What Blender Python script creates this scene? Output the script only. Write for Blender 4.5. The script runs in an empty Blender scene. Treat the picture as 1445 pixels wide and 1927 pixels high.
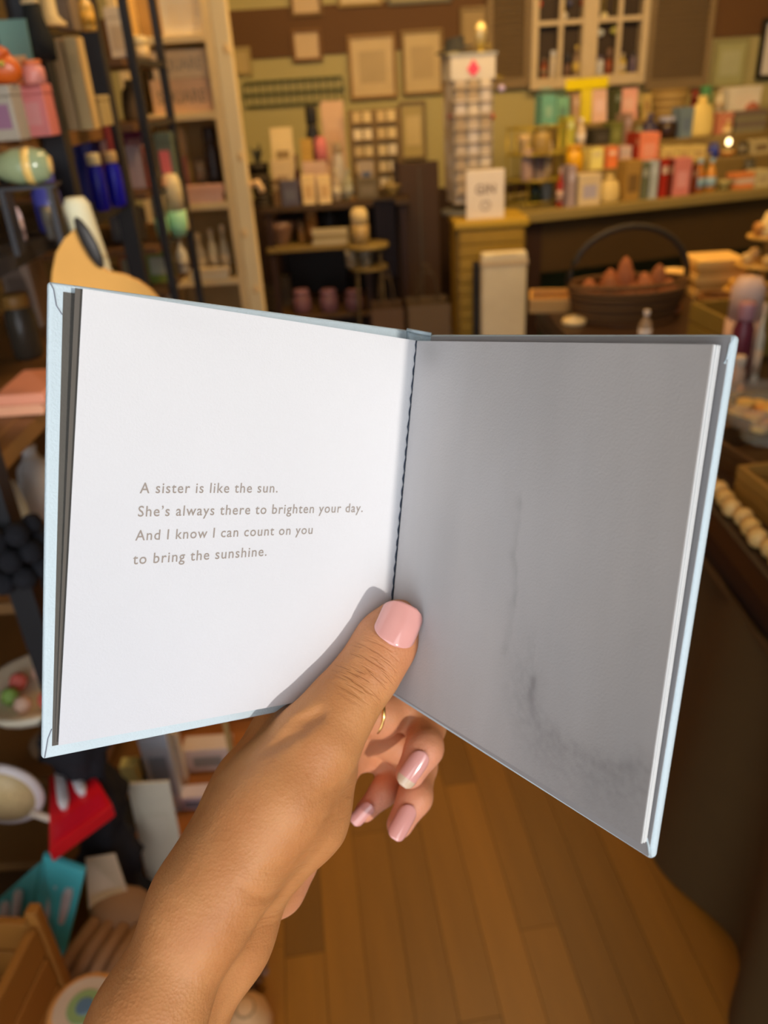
import bpy, math, random
import numpy as np
from mathutils import Matrix, Vector
random.seed(7)
PI = math.pi
# ---------------------------------------------------------------- camera
F, CX, CY = 1500.0, 722.5, 963.5            # focal length and centre, in photograph pixels (1445 x 1927)
_u = np.array([-175.5, 2776., 1500.]); _u /= np.linalg.norm(_u)       # world up seen by the camera
_f = np.array([0, 0, -1.]); _y = _f - (_f @ _u) * _u; _y /= np.linalg.norm(_y)
M = np.array([np.cross(_y, _u), _y, _u])
C = np.array([0, 0, 1.5])
scene = bpy.context.scene
cd = bpy.data.cameras.new('camera'); cam = bpy.data.objects.new('camera', cd); scene.collection.objects.link(cam)
cd.sensor_fit = 'VERTICAL'; cd.sensor_height = 36; cd.lens = F / 1927 * 36
cd.clip_start = .01
cam.matrix_world = Matrix([[M[i][0], M[i][1], M[i][2], C[i]] for i in range(3)] + [[0, 0, 0, 1]])
cd.dof.use_dof = True; cd.dof.focus_distance = .245; cd.dof.aperture_fstop = cd.lens / 2.3
scene.camera = cam
# ---------------------------------------------------------------- daylight outside the shop front
scene.view_settings.view_transform = 'Standard'; scene.view_settings.look = 'None'
scene.view_settings.gamma = 1; scene.view_settings.use_curve_mapping = False
scene.view_settings.exposure = 0.0
world = bpy.data.worlds.new('daylight'); scene.world = world; world.use_nodes = True
world.node_tree.nodes['Background'].inputs[0].default_value = (.89, .94, 1.0, 1)
world.node_tree.nodes['Background'].inputs[1].default_value = 2.15
SUN_CAM = np.array([.575, -.235, .78])      # towards the low sun, behind and to the right of the camera
SUN = M @ (SUN_CAM / np.linalg.norm(SUN_CAM))
sl = bpy.data.lights.new('sun', 'SUN'); so = bpy.data.objects.new('sun', sl); scene.collection.objects.link(so)
sl.energy = 1.82; sl.angle = math.radians(1.6); sl.color = (1, .93, .86)
so.rotation_euler = Vector(tuple(SUN)).to_track_quat('Z', 'Y').to_euler(); so.location = (1, -3, 3)
def area_light(x, y, z, sx, sy, e, col, aim=None):
    l = bpy.data.lights.new('unseen_shop_lamp', 'AREA'); l.shape = 'RECTANGLE'; l.size = sx; l.size_y = sy; l.energy = e; l.color = col
    o = bpy.data.objects.new('unseen_shop_lamp', l); scene.collection.objects.link(o); o.location = (x, y, z)
    if aim: o.rotation_euler = (Vector((x, y, z)) - Vector(aim)).to_track_quat('Z', 'Y').to_euler()
    return o
WARM = (1, .55, .17)
area_light(.2, 3.2, 2.66, 2.6, .5, 52, WARM, (.3, 4.6, 1.0))
area_light(1.6, 3.0, 2.66, 1.6, .5, 38, WARM, (1.6, 4.6, 1.0))
area_light(.3, 1.9, 2.66, .8, .4, 26, (1, .62, .28), (-.8, 2.6, 1.1))  # unseen lamp, added to warm and brighten the left shelves and post
pl = bpy.data.lights.new('sky_portal', 'AREA'); pl.shape = 'RECTANGLE'; pl.size = 1.85; pl.size_y = 2.44; pl.cycles.is_portal = True
po = bpy.data.objects.new('sky_portal', pl); scene.collection.objects.link(po); po.location = (-.48, -1.32, 1.28); po.rotation_euler = (-PI / 2, 0, PI)
# rotate so that the portal faces into the shop (+Y)
po.rotation_euler = (PI / 2, 0, PI)
# ---------------------------------------------------------------- helpers
def lin(c): return tuple(((v / 255) / 12.92 if v <= 10 else (((v / 255) + .055) / 1.055) ** 2.4) for v in c)
ILL = dict(far=(.80, .49, .205), mid=(.44, .33, .215), front=(.62, .53, .44), near=(.34, .32, .30), tab=(.42, .31, .21))
def alb(rgb, zone='far'):
    l = lin(rgb); i = ILL[zone]
    a = [l[k] / i[k] for k in range(3)]; q = min(1, .88 / max(a)); return tuple(max(.010, v * q) for v in a)
MC = {}
def mat(name, col, rough=.6, metal=0., var=.12, scale=12., bump=0., bscale=200., coat=0., trans=0., sss=0., emit=None, mapping=None, wave=None):
    key = (name, tuple(round(c, 3) for c in col))
    if key in MC: return MC[key]
    m = bpy.data.materials.new(name); m.use_nodes = True; nt = m.node_tree; N = nt.nodes; L = nt.links
    b = N['Principled BSDF']; b.inputs['Roughness'].default_value = rough; b.inputs['Metallic'].default_value = metal
    b.inputs['Coat Weight'].default_value = coat; b.inputs['Transmission Weight'].default_value = trans
    if coat: b.inputs['Coat Roughness'].default_value = .08
    tc = N.new('ShaderNodeTexCoord'); mp = N.new('ShaderNodeMapping'); L.new(tc.outputs['Object'], mp.inputs[0])
    if mapping: mp.inputs['Scale'].default_value = mapping
    no = N.new('ShaderNodeTexNoise'); no.inputs['Scale'].default_value = scale; no.inputs['Detail'].default_value = 4; L.new(mp.outputs[0], no.inputs[0])
    mx = N.new('ShaderNodeMix'); mx.data_type = 'RGBA'
    mx.inputs[6].default_value = (*[c * (1 - var) for c in col], 1); mx.inputs[7].default_value = (*[min(1, c * (1 + var)) for c in col], 1)
    L.new(no.outputs[0], mx.inputs[0]); L.new(mx.outputs[2], b.inputs['Base Color'])
    if bump:
        n2 = N.new('ShaderNodeTexNoise'); n2.inputs['Scale'].default_value = bscale; L.new(mp.outputs[0], n2.inputs[0])
        bp = N.new('ShaderNodeBump'); bp.inputs['Strength'].default_value = bump; bp.inputs['Distance'].default_value = .001
        L.new(n2.outputs[0], bp.inputs['Height']); L.new(bp.outputs[0], b.inputs['Normal'])
    if emit: b.inputs['Emission Color'].default_value = (*emit[:3], 1); b.inputs['Emission Strength'].default_value = emit[3]
    MC[key] = m; return m
def wld(c): return M @ np.asarray(c, float) + C
def ray(px, py): return M @ np.array([(px - CX) / F, -(py - CY) / F, -1.])
def atY(px, py, Y): r = ray(px, py); return C + r * Y / r[1]
def atZ(px, py, Z): r = ray(px, py); return C + r * (Z - C[2]) / r[2]
def atX(px, py, X): r = ray(px, py); return C + r * X / r[0]
col = scene.collection
def mesh_obj(name, verts, faces, m=None, parent=None, smooth=False, bevel=0, seg=2):
    """verts in the parent's local frame (or the world if there is no parent)"""
    me = bpy.data.meshes.new(name); me.from_pydata([tuple(map(float, v)) for v in verts], [], faces); me.update()
    if smooth: me.polygons.foreach_set('use_smooth', [True] * len(me.polygons))
    o = bpy.data.objects.new(name, me); col.objects.link(o)
    if m: me.materials.append(m)
    if parent: o.parent = parent
    if bevel:
        md = o.modifiers.new('bevel', 'BEVEL'); md.width = bevel; md.segments = seg; md.limit_method = 'ANGLE'
    return o
def thing(name, loc, rz, label, cat, group=None):
    o = bpy.data.objects.new(name, None); col.objects.link(o); o.location = tuple(map(float, loc)); o.rotation_euler = (0, 0, rz)
    o.empty_display_size = .05; return tag(o, label, cat, group)
def tag(o, label, cat, group=None):
    o['label'] = label; o['category'] = cat
    if group: o['group'] = group
    return o
def boxv(x0, x1, y0, y1, z0, z1):
    v = [(x0, y0, z0), (x1, y0, z0), (x1, y1, z0), (x0, y1, z0), (x0, y0, z1), (x1, y0, z1), (x1, y1, z1), (x0, y1, z1)]
    f = [(0, 3, 2, 1), (4, 5, 6, 7), (0, 1, 5, 4), (1, 2, 6, 5), (2, 3, 7, 6), (3, 0, 4, 7)]
    return v, f
class MB:
    def __init__(s): s.v = []; s.f = []
    def add(s, v, f): n = len(s.v); s.v += list(v); s.f += [tuple(i + n for i in q) for q in f]; return s
    def box(s, *a): return s.add(*boxv(*a))
    def lathe(s, prof, n=20, ox=0, oy=0, oz=0, cap=True):
        v = []; f = []
        for (r, z) in prof:
            for i in range(n): t = 2 * PI * i / n; v.append((ox + r * math.cos(t), oy + r * math.sin(t), oz + z))
        for j in range(len(prof) - 1):
            for i in range(n): f.append((j * n + i, j * n + (i + 1) % n, (j + 1) * n + (i + 1) % n, (j + 1) * n + i))
        if cap: f.append(tuple(range(n))[::-1]); f.append(tuple((len(prof) - 1) * n + i for i in range(n)))
        return s.add(v, f)
    def tube(s, pts, r, n=8, closed=False):
        pts = [Vector(tuple(map(float, p))) for p in pts]; m = len(pts); v = []; f = []
        rr = r if hasattr(r, '__len__') else [r] * m
        up = Vector((0, 0, 1))
        for k, p in enumerate(pts):
            a = pts[(k - 1) % m] if (closed or k) else p; b = pts[(k + 1) % m] if (closed or k < m - 1) else p
            t = (b - a).normalized(); u = up if abs(t.dot(up)) < .95 else Vector((1, 0, 0))
            e = t.cross(u).normalized(); g = e.cross(t)
            for i in range(n): w = 2 * PI * i / n; v.append(tuple(p + rr[k] * (math.cos(w) * e + math.sin(w) * g)))
        for k in range(m if closed else m - 1):
            q = (k + 1) % m
            for i in range(n): f.append((k * n + i, k * n + (i + 1) % n, q * n + (i + 1) % n, q * n + i))
        if not closed: f.append(tuple(range(n))[::-1]); f.append(tuple((m - 1) * n + i for i in range(n)))
        return s.add(v, f)
    def prism(s, poly, d0, d1):       # outline in x,z extruded along y
        n = len(poly); v = [(x, d0, z) for x, z in poly] + [(x, d1, z) for x, z in poly]
        f = [tuple(range(n)), tuple(range(2 * n - 1, n - 1, -1))] + [(i, i + n, (i + 1) % n + n, (i + 1) % n) for i in range(n)]
        return s.add(v, f)
    def ball(s, c, r, n=12, sx=1, sy=1, sz=1):
        pr = [(max(1e-4, r * math.sin(PI * k / (n // 2))), -r * math.cos(PI * k / (n // 2))) for k in range(n // 2 + 1)]
        q = MB().lathe(pr, n); return s.add([(c[0] + x * sx, c[1] + y * sy, c[2] + z * sz) for x, y, z in q.v], q.f)
    def build(s, name, m, parent=None, smooth=False, bevel=0, seg=2): return mesh_obj(name, s.v, s.f, m, parent, smooth, bevel, seg)
def text_mesh(body, spacing=1.0, bold=0.):
    c = bpy.data.curves.new('writing', 'FONT'); c.body = body; c.space_character = spacing; c.offset = bold; c.resolution_u = 3
    o = bpy.data.objects.new('writing', c); col.objects.link(o)
    dg = bpy.context.evaluated_depsgraph_get(); dg.update()
    me = bpy.data.meshes.new_from_object(o.evaluated_get(dg))
    v = np.array([tuple(p.co) for p in me.vertices]); f = [tuple(p.vertices) for p in me.polygons]
    bpy.data.objects.remove(o); bpy.data.curves.remove(c); bpy.data.meshes.remove(me)
    return v, f
# ---------------------------------------------------------------- the shop room
def struct(name, mb, m, bevel=0):
    o = mb.build(name, m, None, False, bevel); o['kind'] = 'structure'; return o
XL, XR, YB, YF, ZC = -1.45, 3.2, 5.3, -1.3, 2.7
m_floor = mat('oak_floor', (.30, .125, .030), .42, 0, .30, 3.0, .25, 60, mapping=(6, .7, 1))
m_gap = mat('floor_gap', (.10, .04, .006), .8)
m_cream = mat('cream_paint', alb((165, 130, 62)), .7, 0, .06, 3)
m_brown = mat('brown_paint', alb((88, 48, 14)), .7, 0, .08, 3)
m_dark = mat('dark_wood', alb((48, 24, 6)), .5, 0, .25, 6, mapping=(1, 8, 8))
struct('floor', MB().box(XL, XR, YF, YB, -.05, -.006), m_gap)
fl = bpy.data.objects['floor']
ang = math.radians(5.5); bw = .078
planks = [mat('oak_plank_%s' % w, tuple(c * k for c in (.35, .140, .010)), .38, 0, .28, 2.2, .3, 40, mapping=(9, 1.0, 1)) for w, k in (('dark', .68), ('warm', .95), ('light', 1.08), ('brown', .84))]
pm = {}
def plank_mesh(L, mi):
    k = (round(L, 1), mi)
    if k not in pm:
        v, f = boxv(-bw / 2 + .0006, bw / 2 - .0006, 0.0006, L - .0006, -.005, 0)
        me = bpy.data.meshes.new('plank'); me.from_pydata(v, [], f); me.materials.append(planks[mi]); pm[k] = me
    return pm[k]
nb = 0
for i in range(-4, 20):
    y = .35 - random.random() * .9
    while y < 3.3 and nb < 290:
        L = random.choice((.7, .9, 1.1, 1.3)); x = -.35 + i * bw
        X = x * math.cos(ang) - y * math.sin(ang); Y = x * math.sin(ang) + y * math.cos(ang)
        if XL + .1 < X < XR - .2 and Y > YF and Y + L < 4.6:
            o = bpy.data.objects.new('plank', plank_mesh(L, random.randrange(4))); col.objects.link(o); o.parent = fl
            o.location = (X, Y, 0); o.rotation_euler = (0, 0, ang); nb += 1
        y += L
struct('wall_back', MB().box(XL - .1, XR + .1, YB, YB + .1, 0, ZC), m_cream)
struct('wall_left', MB().box(XL - .1, XL, YF, YB, 0, ZC), mat('left_wall_paint', alb((90, 62, 28)), .8))
struct('wall_right', MB().box(XR, XR + .1, YF, YB, 0, ZC), m_cream)
struct('ceiling', MB().box(XL - .1, XR + .1, YF, YB + .1, ZC, ZC + .1), mat('ceiling_paint', (.55, .48, .38), .8))
# front wall behind the camera: unseen openings shaped to admit skylight and confine the sunbeam
wf = MB(); Y0, Y1 = YF - .1, YF
wf.box(XL - .1, -2 + .6, Y0, Y1, 0, ZC); wf.box(-1.4, .45, Y0, Y1, 0, .06); wf.box(-1.4, .45, Y0, Y1, 2.5, ZC)
wf.box(.45, .72, Y0, Y1, 0, ZC); wf.box(.72, 1.45, Y0, Y1, 0, 1.38); wf.box(.72, 1.45, Y0, Y1, 2.3, ZC); wf.box(1.45, XR + .1, Y0, Y1, 0, ZC)
struct('wall_front', wf, m_brown)
# painted band along the back wall
z0b, z1b = atY(470, 112, YB)[2], atY(470, 18, YB)[2]
tb = MB().box(XL, atY(925, 0, YB)[0], YB - .012, YB, z0b, z1b); struct('trim_1', tb, m_brown)
struct('trim_2', MB().box(atY(1338, 0, YB)[0], XR, YB - .012, YB, atY(1400, 68, YB)[2], 2.5), m_brown)
wx0, wz0 = atY(760, 0, YB)[0], atY(800, 300, YB)[2]
struct('baseboard_back', MB().box(XL, XR, YB - .02, YB, 0, .9), m_dark)
# ================================================================ the open book (held in the hand)
S0 = np.array([.012, .0644, -.2854]); dS = np.array([-.08803255, -.98275315, -.16262387])
nL = np.array([.59792496, -.18270794, .78045086]); nR = np.array([-.82429691, -.01979087, .56581174])
for _n in (nL, nR): _n /= np.linalg.norm(_n)
def onplane(px, py, n, off=0., P=S0):
    r = np.array([(px - CX) / F, -(py - CY) / F, -1.]); return r * ((P @ n) + off) / (r @ n)
book_o = wld(onplane(722, 1301, nL))
book = thing('book', book_o, 0, 'small open hardcover book with pale blue cloth cover held up by the hand', 'book')
def BW(p): return wld(p) - book_o
m_cover = mat('blue_cover_cloth', (.58, .69, .745), .75, 0, .06, 60, .25, 1500)
def slab(name, q, n, t, m, parent, bevel=0., seg=3):     # q: four inner-face corners in camera space, thickness t behind them
    v = [BW(p) for p in q] + [BW(p - n * t) for p in q]
    f = [(0, 1, 2, 3), (7, 6, 5, 4)] + [((i + 1) % 4, i, i + 4, (i + 1) % 4 + 4) for i in range(4)]
    o = mesh_obj(name, v, f, m, parent, bevel > 0, bevel, seg); return o
qL = [onplane(x, y, nL) for x, y in ((92, 530), (80, 1430), (714, 1303), (768, 621))]
cl = slab('front_cover', qL, nL, .0026, m_cover, book, .0009)
qR = [onplane(x, y, nR) for x, y in ((808, 629), (733, 1307), (1224, 1620), (1381, 629))]
cr = slab('back_cover', qR, nR, .0030, m_cover, book, .0012)
sp = [qL[3] - nL * .0012, qL[2] - nL * .0012, qR[1] - nR * .0012, qR[0] - nR * .0012]
nS = np.cross(sp[1] - sp[0], sp[3] - sp[0]); nS /= np.linalg.norm(nS)
if nS[2] < 0: nS = -nS
mid0 = (sp[0] + sp[3]) / 2 - nS * .0008; mid1 = (sp[1] + sp[2]) / 2 - nS * .0008
vs = [BW(p) for p in (sp[0], sp[1], mid1, mid0, sp[2], sp[3])] + [BW(p - nS * .0016) for p in (sp[0], sp[1], mid1, mid0, sp[2], sp[3])]
mesh_obj('spine', vs, [(0, 1, 2, 3), (3, 2, 4, 5), (9, 8, 7, 6), (11, 10, 8, 9), (0, 3, 9, 6), (3, 5, 11, 9), (1, 7, 8, 2), (2, 8, 10, 4)], m_cover, book, True)
# hinge bump at the top of the spine where the cloth is tucked in
hb = MB().tube([BW(p) for p in (sp[0] + nL * .0006, mid0 + nS * .0012, sp[3] + nR * .0004)], .0007, 8); hb.build('headband', m_cover, book, True)
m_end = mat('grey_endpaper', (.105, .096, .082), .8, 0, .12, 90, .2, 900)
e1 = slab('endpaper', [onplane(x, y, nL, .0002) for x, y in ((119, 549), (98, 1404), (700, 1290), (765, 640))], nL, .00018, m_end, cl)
e1['label'] = 'dark grey endpaper pasted inside the cover'
m_end2 = mat('pale_endpaper', (.36, .345, .345), .8, 0, .06, 90)
slab('endpaper', [onplane(x, y, nR, .0002) for x, y in ((811, 633), (738, 1303), (1219.5, 1612), (1375.5, 633))], nR, .00018, m_end2, cr)
# tucked cloth corners
m_crease = mat('cloth_crease', (.20, .22, .27), .8)
for nn, pts, par in ((nL, ((94, 531), (101, 545), (106, 575), (117, 592)), cl), (nL, ((84, 1426), (87, 1408), (90, 1390), (97, 1372)), cl)):
    MB().tube([BW(onplane(x, y, nn, .0001)) for x, y in pts], .00016, 6).build('corner_fold', m_crease, par)
for nn, pts, par in ((nR, ((1382, 634), (1374, 648), (1369, 672), (1363, 684)), cr), (nR, ((1226, 1614), (1222, 1606), (1220, 1590), (1215, 1572)), cr)):
    MB().tube([BW(onplane(x, y, nn, .0003)) for x, y in pts], .0003, 6).build('corner_fold', m_cover, par)
# leaves
G0 = onplane(784, 641, nL, .0052); G1 = onplane(722, 1292, nL, .0052)
def leaf(name, c, n, t, m, nu=2, nv=2, wash_shade=None, curl=0.):
    """c = gutter top, gutter bottom, outer bottom, outer top (camera space)"""
    V = []; A = []
    for j in range(nv + 1):
        for i in range(nu + 1):
            u, v = i / nu, j / nv
            p = (1 - u) * ((1 - v) * c[0] + v * c[1]) + u * ((1 - v) * c[3] + v * c[2])
            p = p + n * curl * math.sin(PI * min(1, u * 1.0)) ** 1 * (1 - u)
            V.append(p); A.append((u, v))
    k = len(V); W = nu + 1; f = []
    for j in range(nv):
        for i in range(nu):
            a = j * W + i; f.append((a, a + W, a + W + 1, a + 1)); f.append((a + k, a + 1 + k, a + W + 1 + k, a + W + k))
    rim = [i for i in range(W)] + [j * W + nu for j in range(1, nv + 1)] + [nv * W + i for i in range(nu - 1, -1, -1)] + [j * W for j in range(nv - 1, 0, -1)]
    for q in range(len(rim)):
        a, b = rim[q], rim[(q + 1) % len(rim)]; f.append((a, b, b + k, a + k))
    o = mesh_obj(name, [BW(p) for p in V] + [BW(p - n * t) for p in V], f, m, book)
    if wash_shade:
        at = o.data.color_attributes.new('wash_shade', 'FLOAT_COLOR', 'POINT')
        vals = np.array([wash_shade(u, v) for u, v in A] * 2); buf = np.ones((len(vals), 4)); buf[:, :3] = vals
        at.data.foreach_set('color', buf.ravel())
    o.data.update()
    return o
# soft value noise for the watercolour wash
rg = np.random.default_rng(5); GN = rg.random((64, 64))
def vn(x, y):
    xi, yi = int(math.floor(x)), int(math.floor(y)); a, b = x - xi, y - yi; a = a * a * (3 - 2 * a); b = b * b * (3 - 2 * b)
    g = lambda i, j: GN[i % 64][j % 64]
    return (g(xi, yi) * (1 - a) + g(xi + 1, yi) * a) * (1 - b) + (g(xi, yi + 1) * (1 - a) + g(xi + 1, yi + 1) * a) * b
def fbm(x, y): return .5 * vn(x, y) + .25 * vn(2.1 * x + 7, 2.1 * y) + .15 * vn(4.3 * x, 4.3 * y + 3) + .1 * vn(9 * x, 9 * y)
def gs(x, s): return math.exp(-(x / s) ** 2)
def polyd(u, v, pts):
    b = 9; sg = 0
    for (x0, y0), (x1, y1) in zip(pts[:-1], pts[1:]):
        dx, dy = x1 - x0, y1 - y0; h = max(0, min(1, ((u - x0) * dx + (v - y0) * dy) / (dx * dx + dy * dy)))
        ex, ey = u - x0 - h * dx, v - y0 - h * dy; d = math.hypot(ex, ey)
        if d < b: b = d; sg = 1 if (dx * ey - dy * ex) > 0 else -1
    return b, sg
def uv_of(px, py, c, n):      # leaf coordinates of a photograph pixel, by inverse search on the leaf quad
    P = onplane(px, py, n, 0, c[0]); e = c[3] - c[0]; g = c[1] - c[0]
    A = np.array([e, g]).T; s = np.linalg.lstsq(A, P - c[0], rcond=None)[0]; return float(s[0]), float(s[1])
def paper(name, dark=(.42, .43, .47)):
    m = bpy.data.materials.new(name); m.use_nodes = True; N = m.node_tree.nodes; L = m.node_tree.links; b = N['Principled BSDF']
    a = N.new('ShaderNodeVertexColor'); a.layer_name = 'wash_shade'; L.new(a.outputs[0], b.inputs['Base Color'])
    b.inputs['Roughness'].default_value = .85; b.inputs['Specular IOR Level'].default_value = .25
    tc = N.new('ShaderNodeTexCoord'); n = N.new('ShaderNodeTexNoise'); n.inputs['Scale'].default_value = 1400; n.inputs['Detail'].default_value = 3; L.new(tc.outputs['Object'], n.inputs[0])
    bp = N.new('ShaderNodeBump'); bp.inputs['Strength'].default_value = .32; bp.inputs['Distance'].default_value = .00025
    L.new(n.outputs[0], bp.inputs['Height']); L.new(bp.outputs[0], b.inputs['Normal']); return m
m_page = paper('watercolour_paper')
m_white = mat('white_paper_edge', (.86, .86, .85), .8, 0, .03, 50)
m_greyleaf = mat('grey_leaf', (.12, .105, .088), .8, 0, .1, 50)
OT, OB = onplane(156, 543, nL, .0062), onplane(110, 1403, nL, .0028)
cL = [G0, G1, OB, OT]
nLp = np.cross(G1 - G0, OT - G0); nLp /= np.linalg.norm(nLp); nLp = nLp if nLp[2] > 0 else -nLp
def wash_shade_left(u, v):
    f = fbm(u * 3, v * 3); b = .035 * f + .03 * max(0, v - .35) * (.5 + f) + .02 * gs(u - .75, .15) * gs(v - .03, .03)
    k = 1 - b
    t_ = v * (.35 + .65 * u); return (.755 * k - .070 * t_, .75 * k - .050 * t_, .76 * k - .012 * t_)  # light falloff painted in: darker and bluer toward the lower outer corner
page_l = leaf('left_page', cL, nLp, .00022, m_page, 60, 70, wash_shade_left)
page_l['label'] = 'sunlit white left page with four printed lines'
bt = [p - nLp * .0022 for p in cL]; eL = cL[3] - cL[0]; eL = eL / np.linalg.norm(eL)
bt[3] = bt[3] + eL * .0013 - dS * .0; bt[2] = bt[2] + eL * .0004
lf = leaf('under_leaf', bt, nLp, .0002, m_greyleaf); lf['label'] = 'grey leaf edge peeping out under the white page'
# right block of leaves
H0 = onplane(786, 642, nR, .0046, S0); H1 = onplane(727, 1294, nR, .0046, S0)
H0 = G0 + (H0 - G0) * .5; H1 = G1 + (H1 - G1) * .5
RT, RB = onplane(1341, 648, nR, .0052), onplane(1205, 1588, nR, .0036)
cR = [H0, H1, RB, RT]
nRp = np.cross(H1 - H0, RT - H0); nRp /= np.linalg.norm(nRp); nRp = nRp if nRp @ nR > 0 else -nRp
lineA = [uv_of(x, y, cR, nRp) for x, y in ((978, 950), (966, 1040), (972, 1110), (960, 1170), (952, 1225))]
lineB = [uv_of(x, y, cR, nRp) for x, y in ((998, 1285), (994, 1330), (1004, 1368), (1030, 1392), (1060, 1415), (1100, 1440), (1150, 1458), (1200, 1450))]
def wash_shade_right(u, v):
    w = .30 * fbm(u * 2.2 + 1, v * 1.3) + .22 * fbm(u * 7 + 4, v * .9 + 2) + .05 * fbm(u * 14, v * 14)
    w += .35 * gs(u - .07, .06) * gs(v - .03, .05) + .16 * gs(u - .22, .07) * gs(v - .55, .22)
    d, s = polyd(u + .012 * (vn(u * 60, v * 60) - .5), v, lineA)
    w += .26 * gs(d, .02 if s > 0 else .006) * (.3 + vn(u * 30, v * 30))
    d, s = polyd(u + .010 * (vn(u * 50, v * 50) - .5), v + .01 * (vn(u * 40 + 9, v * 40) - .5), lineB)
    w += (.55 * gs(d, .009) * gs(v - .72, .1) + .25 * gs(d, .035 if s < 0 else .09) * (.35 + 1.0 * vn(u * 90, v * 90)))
    w += .55 * max(0, v - .40) * (.4 + .6 * u)  # painted shade, deepening down the page and most at its outer side
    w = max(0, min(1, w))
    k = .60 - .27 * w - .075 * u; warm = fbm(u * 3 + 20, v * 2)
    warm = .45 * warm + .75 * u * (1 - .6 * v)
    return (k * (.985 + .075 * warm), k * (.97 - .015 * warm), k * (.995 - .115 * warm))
page_r = leaf('right_page', cR, nRp, .00022, m_page, 150, 170, wash_shade_right)
page_r['label'] = 'grey watercolour washed right page in shade'
for k in range(1, 6):
    t = k / 5.0
    qk = [cR[0] - nRp * .0002 * k, cR[1] - nRp * .0002 * k, cR[2] - nR * (.00040 * k), cR[3] - nR * (.00052 * k)]
    jit = (.0001, -.0002, .0002, -.0001, .0001)[k - 1]
    e = (cR[3] - cR[0]); e = e / np.linalg.norm(e)
    qk[2] = qk[2] + e * jit; qk[3] = qk[3] + e * jit
    o = leaf('leaf', qk, nRp, .00034, m_white)
# stitched thread down the gutter
gp = []
for i in range(90):
    t = i / 89; p = G0 * (1 - t) + G1 * t + nL * .0003 + nR * .0003
    gp.append(BW(p + eL * .00022 * math.sin(i * 1.9) * (1 if i % 7 else 1.6)))
MB().tube(gp, .00028, 6).build('binding_thread', mat('navy_thread', (.03, .045, .08), .8), book, True)
# printed lines on the left page
m_ink = mat('taupe_ink', (.34, .29, .255), .7, 0, .05, 30)
for body, p0, p1 in (('A sister is like the sun.', (270.5, 926.6), (526, 926)), ('She\u2019s always there to brighten your day.', (268, 970.5), (683.5, 963.2)),
                     ('And I know I can count on you', (264, 1015.5), (591, 1004)), ('to bring the sunshine.', (260.5, 1060.5), (507, 1045))):
    tv, tf = text_mesh(body, 1.13, .006)
    x0, x1 = tv[:, 0].min(), tv[:, 0].max()
    A_ = onplane(*p0, nLp, .00006, G0); B_ = onplane(*p1, nLp, .00006, G0); dv = B_ - A_; ln = np.linalg.norm(dv); ex = dv / ln
    upv = np.cross(nLp, ex); upv = upv if upv[1] > 0 else -upv
    sy = ln / (x1 - x0) * 1.06
    vv = []
    Ls = np.array([cL[3] - cL[0], cL[1] - cL[0]]).T
    for x, y, z in tv:
        P = A_ + ex * ((x - x0) / (x1 - x0) * ln) + upv * y * sy; a_, b_ = np.linalg.lstsq(Ls, P - cL[0], rcond=None)[0]
        P = (1 - a_) * ((1 - b_) * cL[0] + b_ * cL[1]) + a_ * ((1 - b_) * cL[3] + b_ * cL[2]); vv.append(BW(P + nLp * .00010))
    mesh_obj('printed_line', vv, tf, m_ink, page_l)
# ================================================================ hand and forearm
def hp(px, py, d): return np.array([(px - CX) / F * d, -(py - CY) / F * d, -d])
GR = .0009
lo = np.array([-.135, -.215, -.385]); hi = np.array([.050, -.015, -.195])
xs = [np.arange(lo[k], hi[k], GR, dtype=np.float32) for k in range(3)]
GX, GY, GZ = np.meshgrid(*xs, indexing='ij', sparse=True)
SH = (len(xs[0]), len(xs[1]), len(xs[2]))
def cone(a, b, r1, r2, sq=None):
    a = np.asarray(a, np.float32); b = np.asarray(b, np.float32); ba = b - a; bb = float(ba @ ba)
    x, y, z = GX - a[0], GY - a[1], GZ - a[2]
    h = np.clip((x * ba[0] + y * ba[1] + z * ba[2]) / bb, 0, 1)
    return np.sqrt((x - h * ba[0]) ** 2 + (y - h * ba[1]) ** 2 + (z - h * ba[2]) ** 2) - (r1 + (r2 - r1) * h)
def ell(c, ax, rad):          # ellipsoid with axes ax (3x3 rows) and radii
    x, y, z = GX - c[0], GY - c[1], GZ - c[2]; q = [(x * a[0] + y * a[1] + z * a[2]) for a in ax]
    k0 = np.sqrt(sum((q[i] / rad[i]) ** 2 for i in range(3))); k1 = np.sqrt(sum((q[i] / rad[i] ** 2) ** 2 for i in range(3))) + 1e-6
    return (k0 * (k0 - 1) / k1).astype(np.float32)
def smin(a, b, k):
    h = np.clip(.5 + .5 * (b - a) / k, 0, 1); return b * (1 - h) + a * h - k * h * (1 - h)
def smax(a, b, k): return -smin(-a, -b, k)
def chain(pts, k=.004):
    d = None
    for (a, ra), (b, rb) in zip(pts[:-1], pts[1:]):
        c = cone(a, b, ra, rb); d = c if d is None else smin(d, c, k)
    return d
arm_dir = hp(300, 1850, .24) - hp(560, 1400, .27); arm_dir /= np.linalg.norm(arm_dir)
# forearm: radial side near the camera, ulnar side farther away
near = chain([(hp(185, 2150, .225), .0170), (hp(274, 1930, .238), .0150), (hp(384, 1698, .251), .0152), (hp(470, 1560, .262), .0166)], .010)
far_ = chain([(hp(238, 2170, .255), .0165), (hp(322, 1960, .262), .0140), (hp(428, 1765, .270), .0132), (hp(500, 1620, .283), .0130)], .010)
body = smin(near, far_, .010)
body = smin(body, chain([(hp(312, 2020, .246), .0060), (hp(395, 1830, .2585), .0052), (hp(458, 1715, .268), .0050)], .006), .005)   # tendon ridge
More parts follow.
